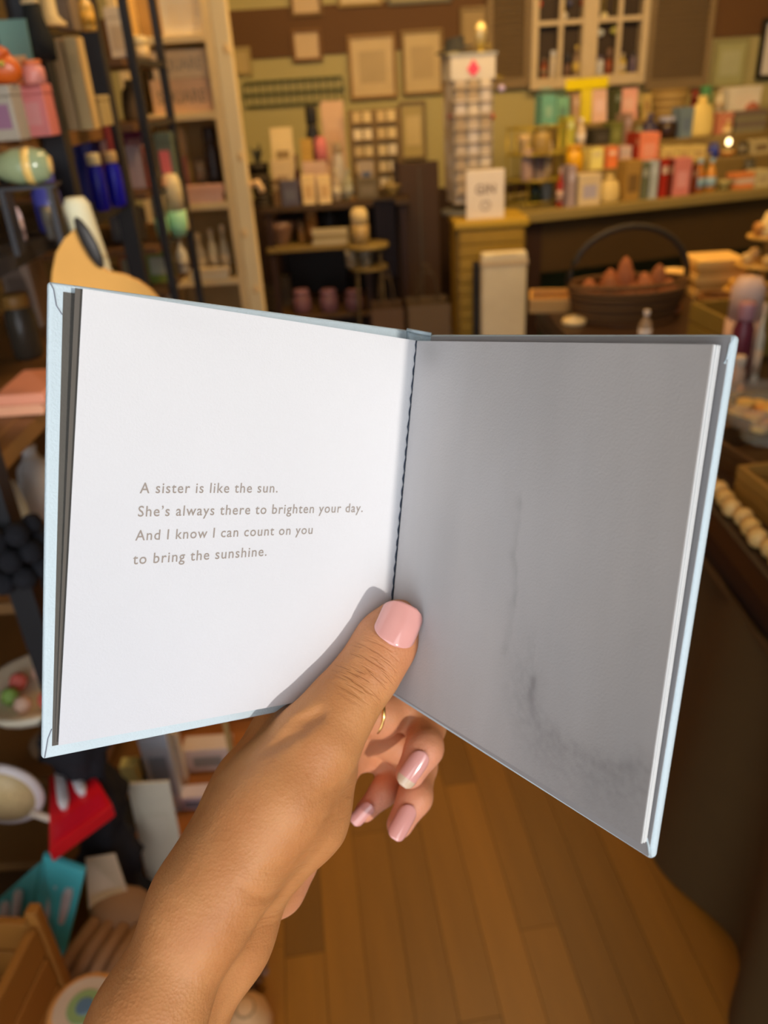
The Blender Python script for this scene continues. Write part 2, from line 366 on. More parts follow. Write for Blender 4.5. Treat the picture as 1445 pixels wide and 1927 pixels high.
# thumb: metacarpal, two phalanges
TH = [(hp(450, 1610, .256), .0150), (hp(525, 1500, .263), .0162), (hp(596, 1398, .2695), .0138), (hp(646, 1325, .2755), .0110), (hp(694, 1262, .2805), .0100), (hp(728, 1205, .2845), .0098), (hp(752, 1170, .2870), .0080)]
thumb = chain(TH, .007)
thenar = chain([(hp(515, 1620, .272), .0120), (hp(570, 1535, .277), .0140), (hp(612, 1450, .281), .0115)], .010)
body = smin(body, smin(thumb, thenar, .008), .008)
# back of the hand
idx = chain([(hp(395, 1640, .268), .0130), (hp(482, 1480, .277), .0128), (hp(541, 1388, .2885), .0122), (hp(562, 1325, .306), .0115), (hp(590, 1270, .322), .0112)], .008)
body = smin(body, idx, .010)
mid = chain([(hp(450, 1650, .287), .0125), (hp(560, 1480, .310), .0125), (hp(640, 1345, .336), .0105)], .008)
ringm = chain([(hp(480, 1660, .295), .0120), (hp(580, 1520, .318), .0120), (hp(650, 1385, .346), .0095)], .008)
pink = chain([(hp(505, 1668, .300), .0095), (hp(590, 1560, .322), .0090), (hp(652, 1425, .352), .0080)], .008)
body = smin(body, smin(mid, smin(ringm, pink, .006), .006), .009)
heel = chain([(hp(488, 1688, .290), .0085), (hp(523, 1672, .298), .0088), (hp(550, 1625, .305), .0095)], .006)
body = smin(body, heel, .004)
# fingers
FI = [(hp(590, 1270, .322), .0105), (hp(700, 1180, .345), .0088), (hp(770, 1170, .352), .0082), (hp(850, 1215, .338), .0074)]
FM = [(hp(648, 1335, .336), .0100), (hp(715, 1345, .345), .0098), (hp(745, 1330, .352), .0085), (hp(803, 1366, .352), .0080), (hp(798, 1408, .334), .0076), (hp(772, 1455, .3290), .0062)]
FRg = [(hp(652, 1385, .346), .0092), (hp(720, 1385, .360), .0082), (hp(789, 1440, .364), .0078), (hp(781, 1500, .346), .0071), (hp(752, 1552, .3400), .0057)]
FP = [(hp(652, 1425, .352), .0080), (hp(705, 1420, .366), .0070), (hp(748, 1452, .368), .0064), (hp(722, 1490, .358), .0059), (hp(687, 1527, .3530), .0047)]
fing = None
for ch in (FI, FM, FRg, FP):
    d = chain(ch, .0035); fing = d if fing is None else np.minimum(fing, d) if False else smin(fing, d, .0008)
SD = smin(body, fing, .004)
# web crease between thumb and index finger, wrist fold
def skin_at(px, py):
    for d in np.arange(.20, .38, .0004):
        q = hp(px, py, d); i = ((q - lo) / GR).astype(int)
        if (i < 0).any() or (i >= np.array(SH) - 1).any(): continue
        if SD[tuple(i)] < 0: return q
    return hp(px, py, .27)
def groove(path, r, k):
    global SD
    pts = [(skin_at(x, y), rr_) for (x, y), rr_ in zip(path, r)]; SD = smax(SD, -chain(pts, .001), k)
groove([(505, 1408), (535, 1388), (566, 1366), (598, 1344)], (.0004, .0013, .0018, .0016), .0035)
groove([(548, 1362), (575, 1352), (600, 1340)], (.0003, .0009, .0010), .0025)
groove([(452, 1668), (480, 1690), (512, 1690), (545, 1668)], (.0001, .0006, .0008, .0005), .0022)
groove([(500, 1640), (540, 1632), (580, 1606)], (.0001, .0004, .0003), .0018)
groove([(590, 1508), (620, 1490), (650, 1476)], (.0001, .0005, .0006), .0022)
groove([(575, 1560), (605, 1548), (632, 1528)], (.0001, .0004, .0003), .0018)
for y0_ in (1248, 1268, 1290): groove([(664 - (y0_ - 1260) * .5, y0_), (684 - (y0_ - 1260) * .5, y0_ + 13), (706 - (y0_ - 1260) * .5, y0_ + 18)], (.0001, .0004, .0001), .0016)
def surface_nets(D, lo, h):
    s = D < 0; nx, ny, nz = D.shape
    cs = np.zeros((nx - 1, ny - 1, nz - 1), np.int8)
    for i in (0, 1):
        for j in (0, 1):
            for k in (0, 1): cs += s[i:nx - 1 + i, j:ny - 1 + j, k:nz - 1 + k]
    act = (cs > 0) & (cs < 8); I = np.argwhere(act); vid = -np.ones(act.shape, np.int64); vid[act] = np.arange(len(I))
    acc = np.zeros((len(I), 3)); cnt = np.zeros(len(I))
    corners = [(i, j, k) for i in (0, 1) for j in (0, 1) for k in (0, 1)]
    val = {c: D[I[:, 0] + c[0], I[:, 1] + c[1], I[:, 2] + c[2]] for c in corners}
    for a in corners:
        for ax in range(3):
            if a[ax] == 0:
                b = list(a); b[ax] = 1; b = tuple(b); va, vb = val[a], val[b]; m = (va < 0) != (vb < 0)
                t = np.where(m, va / np.where(m, va - vb, 1), 0); p = np.tile(np.array(a, float), (len(I), 1)); p[:, ax] += t
                acc += p * m[:, None]; cnt += m
    V = (I + acc / cnt[:, None]) * h + lo
    Fc = []
    for ax in range(3):
        o1, o2 = (ax + 1) % 3, (ax + 2) % 3
        sl0 = [slice(None)] * 3; sl1 = [slice(None)] * 3; sl0[ax] = slice(0, -1); sl1[ax] = slice(1, None)
        A, B = s[tuple(sl0)], s[tuple(sl1)]; E = np.argwhere(A != B)
        ok = (E[:, o1] > 0) & (E[:, o2] > 0) & (E[:, o1] < D.shape[o1] - 1) & (E[:, o2] < D.shape[o2] - 1); E = E[ok]
        q = []
        for d1, d2 in ((-1, -1), (0, -1), (0, 0), (-1, 0)):
            e = E.copy(); e[:, o1] += d1; e[:, o2] += d2; q.append(vid[e[:, 0], e[:, 1], e[:, 2]])
        q = np.stack(q, 1); fl_ = A[tuple(E.T)]
        q[~fl_] = q[~fl_][:, ::-1]; Fc.append(q)
    return V, np.concatenate(Fc)
HV, HF = surface_nets(SD, lo, GR)
# light smoothing
for it in range(3):
    acc = np.zeros_like(HV); cnt = np.zeros(len(HV))
    for a, b in ((0, 1), (1, 2), (2, 3), (3, 0)):
        np.add.at(acc, HF[:, a], HV[HF[:, b]]); np.add.at(cnt, HF[:, a], 1); np.add.at(acc, HF[:, b], HV[HF[:, a]]); np.add.at(cnt, HF[:, b], 1)
    HV = HV * .5 + .5 * acc / cnt[:, None]
# attributes: fingertips and palm are pinker, creases at the thumb joint and wrist
def segd(P, a, b):
    ba = b - a; h = np.clip(((P - a) @ ba) / (ba @ ba), 0, 1); return np.linalg.norm(P - a - h[:, None] * ba, axis=1)
pinkv = np.zeros(len(HV))
for ch, w in ((FM, 1), (FRg, 1), (FP, 1), (TH, .45)):
    tip = ch[-1][0]; pinkv = np.maximum(pinkv, w * np.clip(1 - (np.linalg.norm(HV - tip, axis=1) - .006) / .026, 0, 1))
for ch in (FM[:3], FRg[:3], FP[:3]): pinkv = np.maximum(pinkv, .45 * (segd(HV, ch[0][0], ch[-1][0]) < .012))
pinkv = np.maximum(pinkv, .6 * np.clip(1 - (segd(HV, hp(500, 1690, .30), hp(600, 1600, .315)) - .012) / .006, 0, 1))
hand_o = wld(hp(268, 1930, .245))
m_skin = bpy.data.materials.new('tanned_skin'); m_skin.use_nodes = True
def skin(m):
    N = m.node_tree.nodes; L = m.node_tree.links; b = N['Principled BSDF']
    b.inputs['Roughness'].default_value = .54; b.inputs['Specular IOR Level'].default_value = .4
    b.inputs['Subsurface Weight'].default_value = .22; b.inputs['Subsurface Radius'].default_value = (1, .35, .15); b.inputs['Subsurface Scale'].default_value = .003
    tc = N.new('ShaderNodeTexCoord')
    def noise(s, d=3, mp=None):
        n = N.new('ShaderNodeTexNoise'); n.inputs['Scale'].default_value = s; n.inputs['Detail'].default_value = d
        if mp: q = N.new('ShaderNodeMapping'); q.inputs['Rotation'].default_value = mp[0]; q.inputs['Scale'].default_value = mp[1]; L.new(tc.outputs['Object'], q.inputs[0]); L.new(q.outputs[0], n.inputs[0])
        else: L.new(tc.outputs['Object'], n.inputs[0])
        return n.outputs[0]
    def mix(f, a, c, fac=None):
        x = N.new('ShaderNodeMix'); x.data_type = 'RGBA'
        if f is not None: L.new(f, x.inputs[0])
        for i, v in ((6, a), (7, c)):
            if isinstance(v, tuple): x.inputs[i].default_value = (*v, 1)
            else: L.new(v, x.inputs[i])
        return x.outputs[2]
    r = N.new('ShaderNodeValToRGB'); r.color_ramp.elements[0].position = .35; r.color_ramp.elements[1].position = .65; L.new(noise(45, 4), r.inputs[0])
    base = mix(r.outputs[0], (.53, .215, .072), (.61, .275, .100))
    at = N.new('ShaderNodeAttribute'); at.attribute_name = 'pink'
    base = mix(at.outputs['Fac'], base, (.74, .31, .19)); L.new(base, b.inputs['Base Color'])
    vo = N.new('ShaderNodeTexVoronoi'); vo.inputs['Scale'].default_value = 1100; L.new(tc.outputs['Object'], vo.inputs[0])
    cr = N.new('ShaderNodeAttribute'); cr.attribute_name = 'crease'
    b1 = N.new('ShaderNodeBump'); b1.inputs['Strength'].default_value = .30; b1.inputs['Distance'].default_value = .0003; L.new(vo.outputs[0], b1.inputs['Height'])
    b2 = N.new('ShaderNodeBump'); b2.inputs['Strength'].default_value = .25; b2.inputs['Distance'].default_value = .001; L.new(noise(260, 3), b2.inputs['Height']); L.new(b1.outputs[0], b2.inputs['Normal'])
    # fine creases: stripes across the thumb joint and the wrist, where the crease attribute is set
    wv = N.new('ShaderNodeTexNoise'); wv.inputs['Scale'].default_value = 1.0; wv.inputs['Detail'].default_value = 2
    cm = N.new('ShaderNodeAttribute'); cm.attribute_name = 'along'; cm2 = N.new('ShaderNodeVectorMath'); cm2.operation = 'MULTIPLY'
    L.new(cm.outputs['Vector'], wv.inputs[0])
    rr = N.new('ShaderNodeValToRGB'); rr.color_ramp.elements[0].position = .42; rr.color_ramp.elements[0].color = (0, 0, 0, 1); rr.color_ramp.elements[1].position = .52; L.new(wv.outputs[0], rr.inputs[0])
    mu = N.new('ShaderNodeMath'); mu.operation = 'MULTIPLY'; L.new(cr.outputs['Fac'], mu.inputs[0]); inv = N.new('ShaderNodeMath'); inv.operation = 'SUBTRACT'; inv.inputs[0].default_value = 1; L.new(rr.outputs[0], inv.inputs[1]); L.new(inv.outputs[0], mu.inputs[1])
    b3 = N.new('ShaderNodeBump'); b3.invert = True; b3.inputs['Strength'].default_value = .6; b3.inputs['Distance'].default_value = .0012; L.new(mu.outputs[0], b3.inputs['Height']); L.new(b2.outputs[0], b3.inputs['Normal'])
    L.new(b3.outputs[0], b.inputs['Normal'])
skin(m_skin)
hand = mesh_obj('person', [wld(p) - hand_o for p in HV], [tuple(map(int, q)) for q in HF], m_skin, None, True)
hand.location = tuple(hand_o)
tag(hand, 'tanned left hand and forearm with pink nails, thumb in the gutter of the open book', 'person')
a1 = hand.data.attributes.new('pink', 'FLOAT', 'POINT'); a1.data.foreach_set('value', pinkv.astype(np.float32))
# crease field: coordinates along / across the thumb, metric in creases
crease = np.zeros(len(HV)); along = np.zeros((len(HV), 3))
def crease_zone(c, axis, rad, per, wide, w):
    axis = axis / np.linalg.norm(axis); d = HV - c; t = d @ axis; dist = np.linalg.norm(d, axis=1)
    g = w * np.clip(1 - dist / rad, 0, 1) ** .8; m = g > crease
    crease[m] = g[m]; lat = np.cross(axis, [0, 0, 1.]); lat /= np.linalg.norm(lat); s = d @ lat
    cv = t + 6. * s * s
    along[m] = np.stack([cv[m] / per, s[m] / wide, (d @ np.cross(axis, lat))[m] / wide], 1)
tdir = TH[5][0] - TH[4][0]
crease_zone(hp(688, 1262, .270), tdir, .0125, .0016, .012, 1.0)
crease_zone(hp(500, 1655, .262), np.array([.45, .6, .1]), .026, .0030, .03, .55)
crease_zone(hp(640, 1490, .270), np.array([.5, .8, .1]), .014, .0035, .03, .30)
a2 = hand.data.attributes.new('crease', 'FLOAT', 'POINT'); a2.data.foreach_set('value', crease.astype(np.float32))
a3 = hand.data.attributes.new('along', 'FLOAT_VECTOR', 'POINT'); a3.data.foreach_set('vector', along.astype(np.float32).ravel())
# nails
m_nail = mat('pink_nail_polish', (.78, .37, .33), .16, 0, .06, 120, coat=1.)
m_tipn = mat('clear_nail_tip', (.70, .52, .36), .25, 0, .05, 120, coat=1.)
def nail(name, base, tip, width, toward, R, mat_, label, tipm=None, arch=.10):
    """base and tip: centre line ends on the nail (camera space); toward: rough normal"""
    t = tip - base; Ln = np.linalg.norm(t); t = t / Ln; s = np.cross(t, toward); s /= np.linalg.norm(s); n = np.cross(s, t)
    nu, nv = 14, 18; V = []; f = []
    for j in range(nv + 1):
        v = j / nv
        w = width / 2 * (min(1, math.sqrt(max(.02, 1 - ((.30 - v) / .30) ** 2)) if v < .30 else 1)) * (1 if v < .72 else math.sqrt(max(.0, 1 - ((v - .72) / .30) ** 2.6)) )
        for i in range(nu + 1):
            x = (2 * i / nu - 1) * w; y = math.sqrt(max(0, R * R - x * x)) - R
            z = arch * Ln * (math.sin(PI * (.15 + .7 * v)) - .45) * .5
            V.append(base + t * (v * Ln) + s * x + n * (y + z))
    k = len(V); W = nu + 1
    for j in range(nv):
        for i in range(nu): a = j * W + i; f += [(a, a + 1, a + W + 1, a + W), (a + k, a + W + k, a + W + 1 + k, a + 1 + k)]
    rim = [i for i in range(W)] + [j * W + nu for j in range(1, nv + 1)] + [nv * W + i for i in range(nu - 1, -1, -1)] + [j * W for j in range(nv - 1, 0, -1)]
    for q in range(len(rim)): a, b = rim[q], rim[(q + 1) % len(rim)]; f.append((b, a, a + k, b + k))
    V = V + [p - n * .0007 for p in V]
    o = mesh_obj(name, [wld(p) - hand_o for p in V], f, mat_, hand, True)
    if tipm:
        o.data.materials.append(tipm)
        for p in o.data.polygons:
            if min(p.vertices) % k >= 14 * W: p.material_index = 1
    if label: o['label'] = label
    return o
def surf_offset(p, n):       # slide p along n until it sits on the skin
    n = n / np.linalg.norm(n); best = None
    for s in np.arange(.02, -.02, -.0004):
        q = p + n * s; i = ((q - lo) / GR).astype(int)
        if (i < 0).any() or (i >= np.array(SH) - 1).any(): continue
        if SD[tuple(i)] < 0: return p + n * (s + .0004)
    return p
view = lambda p: -p / np.linalg.norm(p)
nb_, nt_ = hp(735, 1214, .283), hp(771, 1137, .290)
tw = view(nb_) + np.array([.18, -.05, 0])
bs = surf_offset(hp(737, 1214, .284), view(nb_)); ts = hp(770, 1138, -bs[2] + .0035)
nail('thumbnail', bs + view(bs) * .0006, ts, .0152, tw, .0092, m_nail, 'glossy pink thumbnail with squared tip')
for (a, b, w, tx, lab, dd) in (((800, 1416), (757, 1480), .0084, (.30, .10, 0), 'pink fingernail with a clear grown-out tip', .330),
                               ((776, 1516), (741, 1580), .0080, (.28, .10, 0), 'pink fingernail on the lowest finger', .342),
                               ((700, 1514), (663, 1550), .0066, (.0, -.15, 0), 'small pink fingernail of the little finger', .355)):
    c0 = hp(*a, dd); n0 = view(c0) + np.array(tx); n0 /= np.linalg.norm(n0)
    p0 = surf_offset(hp(*a, dd), view(c0)); q = hp(a[0] * .4 + b[0] * .6, a[1] * .4 + b[1] * .6, dd); q = surf_offset(q, view(q))
    d1 = (-p0[2]) + (-q[2] + p0[2]) / .6
    p1 = hp(*b, d1)
    nail('fingernail', p0 + n0 * .0003, p1 + n0 * .0003, w, n0, w * .60, m_nail, lab, m_tipn if 'clear' in lab else None)
# thin gold ring seen between thumb and fingers
ra = hp(745, 1330, .352) - hp(655, 1335, .336); ra /= np.linalg.norm(ra)
re_ = np.cross(ra, [0, 0, 1.]); re_ /= np.linalg.norm(re_); rf = np.cross(ra, re_)
rcm = hp(700, 1366, .322)
MB().tube([wld(hp(694, 1338, .342) + .0103 * (math.cos(w) * re_ + math.sin(w) * rf)) - hand_o for w in np.linspace(0, 2 * PI, 40)[:-1]], .0008, 8, True).build('ring', mat('gold', (.9, .6, .2), .2, 1.), hand, True)
# ================================================================ furniture of the shop
def pl(px, py, Y, rz=0., X=0.):       # photograph pixel met with the upright plane through (X, Y), turned by rz
    n = np.array([-math.sin(rz), math.cos(rz), 0]); r = ray(px, py); return C + r * (np.array([X, Y, 0]) @ n - C @ n) / (r @ n)
CR = math.radians(14); CX0, CY0 = .76, 4.04
def pc(px, py, k): return pl(px, py, CY0 + k / math.cos(CR), CR, CX0)
ZONE = 'far'
def A(rgb, z=None): return alb(rgb, z or ZONE)
def M_(rgb, rough=.6, z=None, **k): return mat('surface_%d_%d_%d' % tuple(rgb), A(rgb, z), rough, **k)
class Spot:        # footprint and size of a thing from its outline in the photograph, at a known plane and support height
    def __init__(s, px0, py0, px1, py1, Y, zb=None, dep=None, rz=0., X=0.):
        xm, ym = (px0 + px1) / 2, (py0 + py1) / 2
        a, b = pl(px0, ym, Y, rz, X), pl(px1, ym, Y, rz, X); s.w = float(np.linalg.norm((b - a)[:2]))
        s.z1 = float(pl(xm, py0, Y, rz, X)[2]); s.z0 = float(pl(xm, py1, Y, rz, X)[2]) if zb is None else zb
        s.h = max(.012, s.z1 - s.z0); s.d = dep if dep else min(.12, s.w); s.rz = rz
        m = (a + b) / 2; s.loc = np.array([m[0] - math.sin(rz) * s.d / 2 * 1, m[1] + math.cos(rz) * s.d / 2, s.z0])
def k_book(s, c, c2, t):
    w, d, h = s.w / 2, s.d / 2, s.h
    mb = MB().box(-w, -w + w * .22, -d, d, 0, h).box(w - w * .22, w, -d, d, 0, h).box(-w, w, -d, -d + .006, 0, h); mb.build('cover', M_(c), t, bevel=.0015)
    MB().box(-w * .76, w * .76, -d + .007, d - .004, .003, h - .004).build('page_block', M_(c2), t)
    MB().box(-w * .6, w * .6, -d - .0012, -d, h * .62, h * .82).build('spine_label', M_(c2), t)
def k_box(s, c, c2, t):
    w, d, h = s.w / 2, s.d / 2, s.h
    MB().box(-w, w, -d, d, 0, h * .8).build('carton', M_(c), t, bevel=.002); MB().box(-w * 1.03, w * 1.03, -d * 1.03, d * 1.03, h * .8 + .0005, h).build('lid', M_(c), t, bevel=.002)
    MB().box(-w * .62, w * .62, -d - .0015, -d, h * .22, h * .66).build('label_panel', M_(c2), t)
def k_card(s, c, c2, t):
    w, h = s.w / 2, s.h; a = .12
    v, f = boxv(-w, w, -.002, .002, 0, h); v = [(x, y + z * a, z) for x, y, z in v]; mesh_obj('card_sheet', v, f, M_(c), t)
    v, f = boxv(-w * .6, w * .6, -.0045, -.0035, h * .3, h * .7); v = [(x, y + z * a, z) for x, y, z in v]; mesh_obj('print', v, f, M_(c2), t)
    v, f = boxv(-w * .3, w * .3, .02, .023, 0, h * .7); v = [(x, y + (h * .7 - z) * .12 + h*.05, z) for x, y, z in v]; mesh_obj('back_strut', v, f, M_(c), t)
def k_bag(s, c, c2, t):
    w, d, h = s.w / 2, s.d / 2, s.h * .82
    v = [(-w, -d, 0), (w, -d, 0), (w, d, 0), (-w, d, 0), (-w * 1.0, -d * .9, h), (w, -d * .9, h), (w, d * .9, h), (-w, d * .9, h), (-w * .86, 0, h * .5), (w * .86, 0, h * .5)]
    f = [(0, 3, 2, 1), (0, 1, 5, 4), (2, 3, 7, 6), (1, 2, 9), (2, 6, 9), (6, 5, 9), (5, 1, 9), (3, 0, 8), (0, 4, 8), (4, 7, 8), (7, 3, 8)]
    mesh_obj('paper_body', v, f, M_(c), t); r = .0035
    for y in (-d * .8, d * .8): MB().tube([(w * .5 * math.cos(q), y, h - .008 + (s.h - h + .008) * math.sin(q)) for q in np.linspace(PI, 0, 9)], r, 6).build('handle', M_(c2), t)
    MB().box(-w * .5, w * .5, -d * 1.0 - .001, -d + .001, h * .3, h * .65).build('label_panel', M_(c2), t)
def k_jar(s, c, c2, t):
    w, h = s.w / 2, s.h; MB().lathe([(w * .8, 0), (w * .97, h * .06), (w, h * .4), (w * .96, h * .68), (w * .72, h * .78), (w * .72, h * .8)], 18).build('jar_body', M_(c, .25), t, True)
    MB().lathe([(w * .78, h * .8), (w * .82, h * .82), (w * .82, h * .97), (w * .74, h)], 18).build('lid', M_(c2, .4), t, True)
def k_bottle(s, c, c2, t):
    w, h = s.w / 2, s.h; MB().lathe([(w * .85, 0), (w, h * .05), (w, h * .52), (w * .8, h * .64), (w * .38, h * .74), (w * .34, h * .86)], 16).build('bottle_body', M_(c, .2), t, True)
    MB().lathe([(w * .42, h * .86), (w * .44, h * .87), (w * .44, h * .99), (w * .36, h)], 14).build('cap', M_(c2, .4), t, True)
    MB().lathe([(w * 1.02, h * .14), (w * 1.02, h * .44)], 16).build('label_band', M_(c2), t, True)
def k_mug(s, c, c2, t):
    w, h = s.w / 2, s.h; MB().lathe([(w * .7, 0), (w * .8, h * .05), (w * .86, h * .5), (w * .86, h), (w * .78, h), (w * .74, h * .1), (.001, h * .1)], 18).build('cup_wall', M_(c, .3), t, True)
    MB().lathe([(w * .875, h * .45), (w * .878, h * .95)], 18).build('glaze_band', M_(c2, .3), t, True)
    MB().tube([(w * .8 + w * .55 * math.sin(q), 0, h * .5 + h * .3 * math.cos(q)) for q in np.linspace(0, PI, 8)], w * .1, 6).build('handle', M_(c, .3), t, True)
def k_pot(s, c, c2, t):
    w, h = s.w / 2, s.h; MB().lathe([(w * .62, 0), (w * .85, h * .35), (w * .95, h * .52), (w, h * .52), (w, h * .62), (w * .86, h * .62), (w * .8, h * .5), (.001, h * .5)], 16).build('pot_wall', M_(c), t, True)
    rr = random.Random(int(s.loc[0] * 1000))
    for i in range(9):
        a = rr.random() * 6.28; l = w * (.5 + rr.random() * .5); q = MB(); x, y = math.cos(a), math.sin(a); z = h * .52
        q.add([(0, 0, z), (x * l * .5 - y * w * .2, y * l * .5 + x * w * .2, z + h * .26), (x * l, y * l, z + h * (.28 + .2 * rr.random())), (x * l * .5 + y * w * .2, y * l * .5 - x * w * .2, z + h * .26)], [(0, 1, 2, 3)])
        q.build('leaf', M_(c2), t)
def k_basket(s, c, c2, t):
    w, h = s.w / 2, s.h; k = 7; mb = MB()
    for i in range(k):
        z = h * (i + .5) / k; r = w * (.82 + .18 * i / k); mb2 = MB().tube([(r * math.cos(q), r * math.sin(q), z) for q in np.linspace(0, 2 * PI, 25)[:-1]], h / k * .56, 6, True); mb2.build('woven_ring', M_(c if i % 2 else c2), t, True)
    MB().lathe([(w * .8, .0), (w * .8, .006)], 20).build('base', M_(c), t)
def k_candle(s, c, c2, t):
    w, h = s.w / 2, s.h; MB().lathe([(w, 0), (w, h * .55)], 18).build('cup_wall', M_(c2, .3), t, True); MB().lathe([(w * .93, h * .55), (w * .93, h * .88), (w * .6, h)], 18).build('wax', M_(c), t, True)
def k_stack(s, c, c2, t):
    w, d, n = s.w / 2, s.d / 2, max(2, int(s.h / .022))
    for i in range(n): j = (.004 if i % 2 else -.003); MB().box(-w + j, w + j, -d, d, s.h * i / n + .0004, s.h * (i + 1) / n - .0004).build('folded_layer', M_(c if i % 2 == 0 else c2), t, bevel=.002)
def k_bowl(s, c, c2, t):
    w, h = s.w / 2, s.h; MB().lathe([(w * .4, 0), (w * .45, h * .05), (w * .85, h * .5), (w, h * .72), (w * .95, h * .72), (w * .7, h * .35), (.001, h * .2)], 20).build('bowl_wall', M_(c, .35), t, True)
    rr = random.Random(3)
    for i in range(7): a = i * .9; r = w * .45 * (i > 0); MB().ball((r * math.cos(a), r * math.sin(a), h * .62), w * .24, 8, 1, 1, .8).build('piece', M_(c2), t, True)
def k_bag_soft(s, c, c2, t):
    w, d, h = s.w / 2, s.d / 2, s.h; mb = MB().lathe([(.9, 0), (1.0, .08), (.98, .4), (.8, .72), (.3, .86), (.42, 1.0)], 16); mesh_obj('sack', [(x * w, y * d, z * h) for x, y, z in mb.v], mb.f, M_(c), t, True)
    mb = MB().tube([(math.cos(q) * .34 * w, math.sin(q) * .34 * d, h * .86) for q in np.linspace(0, 2 * PI, 13)[:-1]], .004, 6, True).build('tie', M_(c2), t, True)
KIND = dict(book=k_book, box=k_box, card=k_card, bag=k_bag, jar=k_jar, bottle=k_bottle, mug=k_mug, pot=k_pot, basket=k_basket, candle=k_candle, stack=k_stack, bowl=k_bowl, sack=k_bag_soft)
def put(kind, name, px, Y, zb, c, c2, label, cat, group=None, dep=None, rz=0., X=0., turn=0.):
    s = Spot(*px, Y, zb, dep, rz, X); t = thing(name, s.loc, rz + turn, label, cat, group); KIND[kind](s, c, c2, t); return t
def zpl(px, py, Y, rz=0., X=0.): return float(pl(px, py, Y, rz, X)[2])
# ---------------- counter table at the back right, turned a little
m_top = M_((130, 95, 38), .45); m_leg = M_((42, 18, 4)); m_apron = M_((62, 36, 8))
ct = thing('counter_table', (CX0, CY0, 0), CR, 'long dark wooden counter table with pale top at the back right, crowded with gifts', 'table')
CL, CD, CZ = 2.0, .74, .9
MB().box(0, CL, 0, CD, CZ - .045, CZ).build('tabletop', m_top, ct, bevel=.006)
for x in (.04, CL - .12):
    for y in (.04, CD - .12): MB().box(x, x + .08, y, y + .08, 0, CZ - .0455).build('leg', m_leg, ct)
MB().box(.121, CL - .121, .05, .075, CZ - .30, CZ - .046).build('apron', m_apron, ct)
MB().box(.121, CL - .121, CD - .07, CD - .05, CZ - .30, CZ - .046).build('apron', m_apron, ct)
dg = thing('cloth_bin', (CX0 + .15 * math.cos(CR) - .35 * math.sin(CR), CY0 + .35 * math.cos(CR) + .15 * math.sin(CR), 0), CR, 'dark green cloth covered bin standing under the counter table', 'bin')
MB().box(0, 1.6, 0, .3, 0, .585).build('bin_body', M_((34, 42, 10)), dg, bevel=.01); MB().box(-.01, 1.61, -.01, .31, .5855, .61).build('rim', M_((26, 32, 8)), dg)
# stepped riser
tiers = [(.30, zpl(1130, 318, CY0 + .30 / math.cos(CR), CR, CX0)), (.45, zpl(1130, 273, CY0 + .45 / math.cos(CR), CR, CX0)), (.62, zpl(1130, 230, CY0 + .62 / math.cos(CR), CR, CX0))]
for i, (k, z) in enumerate(tiers):
    o_ = np.array([.42, k - .03]); wx = CX0 + o_[0] * math.cos(CR) - o_[1] * math.sin(CR); wy = CY0 + o_[0] * math.sin(CR) + o_[1] * math.cos(CR)
    rs = thing('display_riser', (wx, wy, CZ), CR, ('lowest front step of the wooden riser on the counter', 'middle step of the wooden riser on the counter', 'highest rear step of the wooden riser on the counter')[i], 'riser')
    dd_ = (tiers[i + 1][0] - .031 if i < 2 else .73) - k + .03
    MB().box(0, 1.55, 0, dd_, .0005, z - CZ - .015).build('step', M_((120, 82, 30)), rs); MB().box(-.005, 1.555, 0, dd_, z - CZ - .0145, z - CZ).build('top_board', M_((135, 95, 38)), rs, bevel=.003)
ctr = dict(A=(.07, CZ), B=(tiers[0][0], tiers[0][1]), C=(tiers[1][0], tiers[1][1]), D=(tiers[2][0], tiers[2][1]))
def cput(row, kind, name, px, c, c2, label, cat, group=None, dep=.09, extra=0.):
    k, z = ctr[row]; return put(kind, name, px, CY0 + (k + extra) / math.cos(CR), z, c, c2, label, cat, group, dep, CR, CX0)
cput('A', 'box', 'gift_box', (1090, 328, 1131, 369), (195, 150, 88), (160, 130, 105), 'cream gift box with round grey label at the counter front edge', 'box')
cput('A', 'sack', 'cookie_bag', (1137, 330, 1174, 369), (200, 150, 70), (120, 70, 20), 'golden cream cookie bag beside the cream gift box', 'bag')
cput('A', 'box', 'tall_carton', (1178, 302, 1206, 362), (150, 98, 32), (110, 70, 24), 'tan carton standing right of the golden cookie bag', 'box')
cput('A', 'book', 'book', (1207, 306, 1222, 364), (92, 82, 45), (150, 130, 90), 'olive grey book on the counter beside the tan carton', 'book')
cput('A', 'book', 'book', (1223, 303, 1239, 363), (158, 142, 108), (190, 170, 130), 'pale grey book between the olive book and red book', 'book')
cput('A', 'book', 'book', (1243, 300, 1257, 360), (150, 24, 8), (190, 150, 100), 'bright red book on the counter front row', 'book')
cput('A', 'book', 'book', (1258, 300, 1267, 360), (92, 20, 6), (150, 100, 60), 'thin maroon book squeezed against the bright red book', 'book')
cput('A', 'box', 'pink_box', (1269, 298, 1300, 359), (192, 98, 68), (205, 120, 90), 'large salmon pink box on the counter front row', 'box')
cput('A', 'book', 'book', (1302, 312, 1313, 356), (98, 30, 10), (150, 100, 60), 'short dark red book right of the salmon box', 'book')
cput('A', 'bottle', 'syrup_bottle', (1317, 300, 1335, 359), (170, 85, 15), (140, 150, 125), 'amber bottle with pale blue label, left one of the pair', 'bottle')
cput('A', 'bottle', 'syrup_bottle', (1340, 299, 1357, 354), (190, 110, 30), (140, 145, 120), 'amber bottle with pale blue label, right one of the pair', 'bottle')
cput('A', 'bowl', 'snack_bowl', (1360, 334, 1386, 360), (150, 120, 55), (185, 140, 70), 'small cream bowl right of the amber bottles', 'bowl')
cput('A', 'stack', 'orange_packets', (1387, 326, 1420, 352), (205, 105, 40), (195, 150, 100), 'orange and cream packets stacked flat near the counter right end', 'packets')
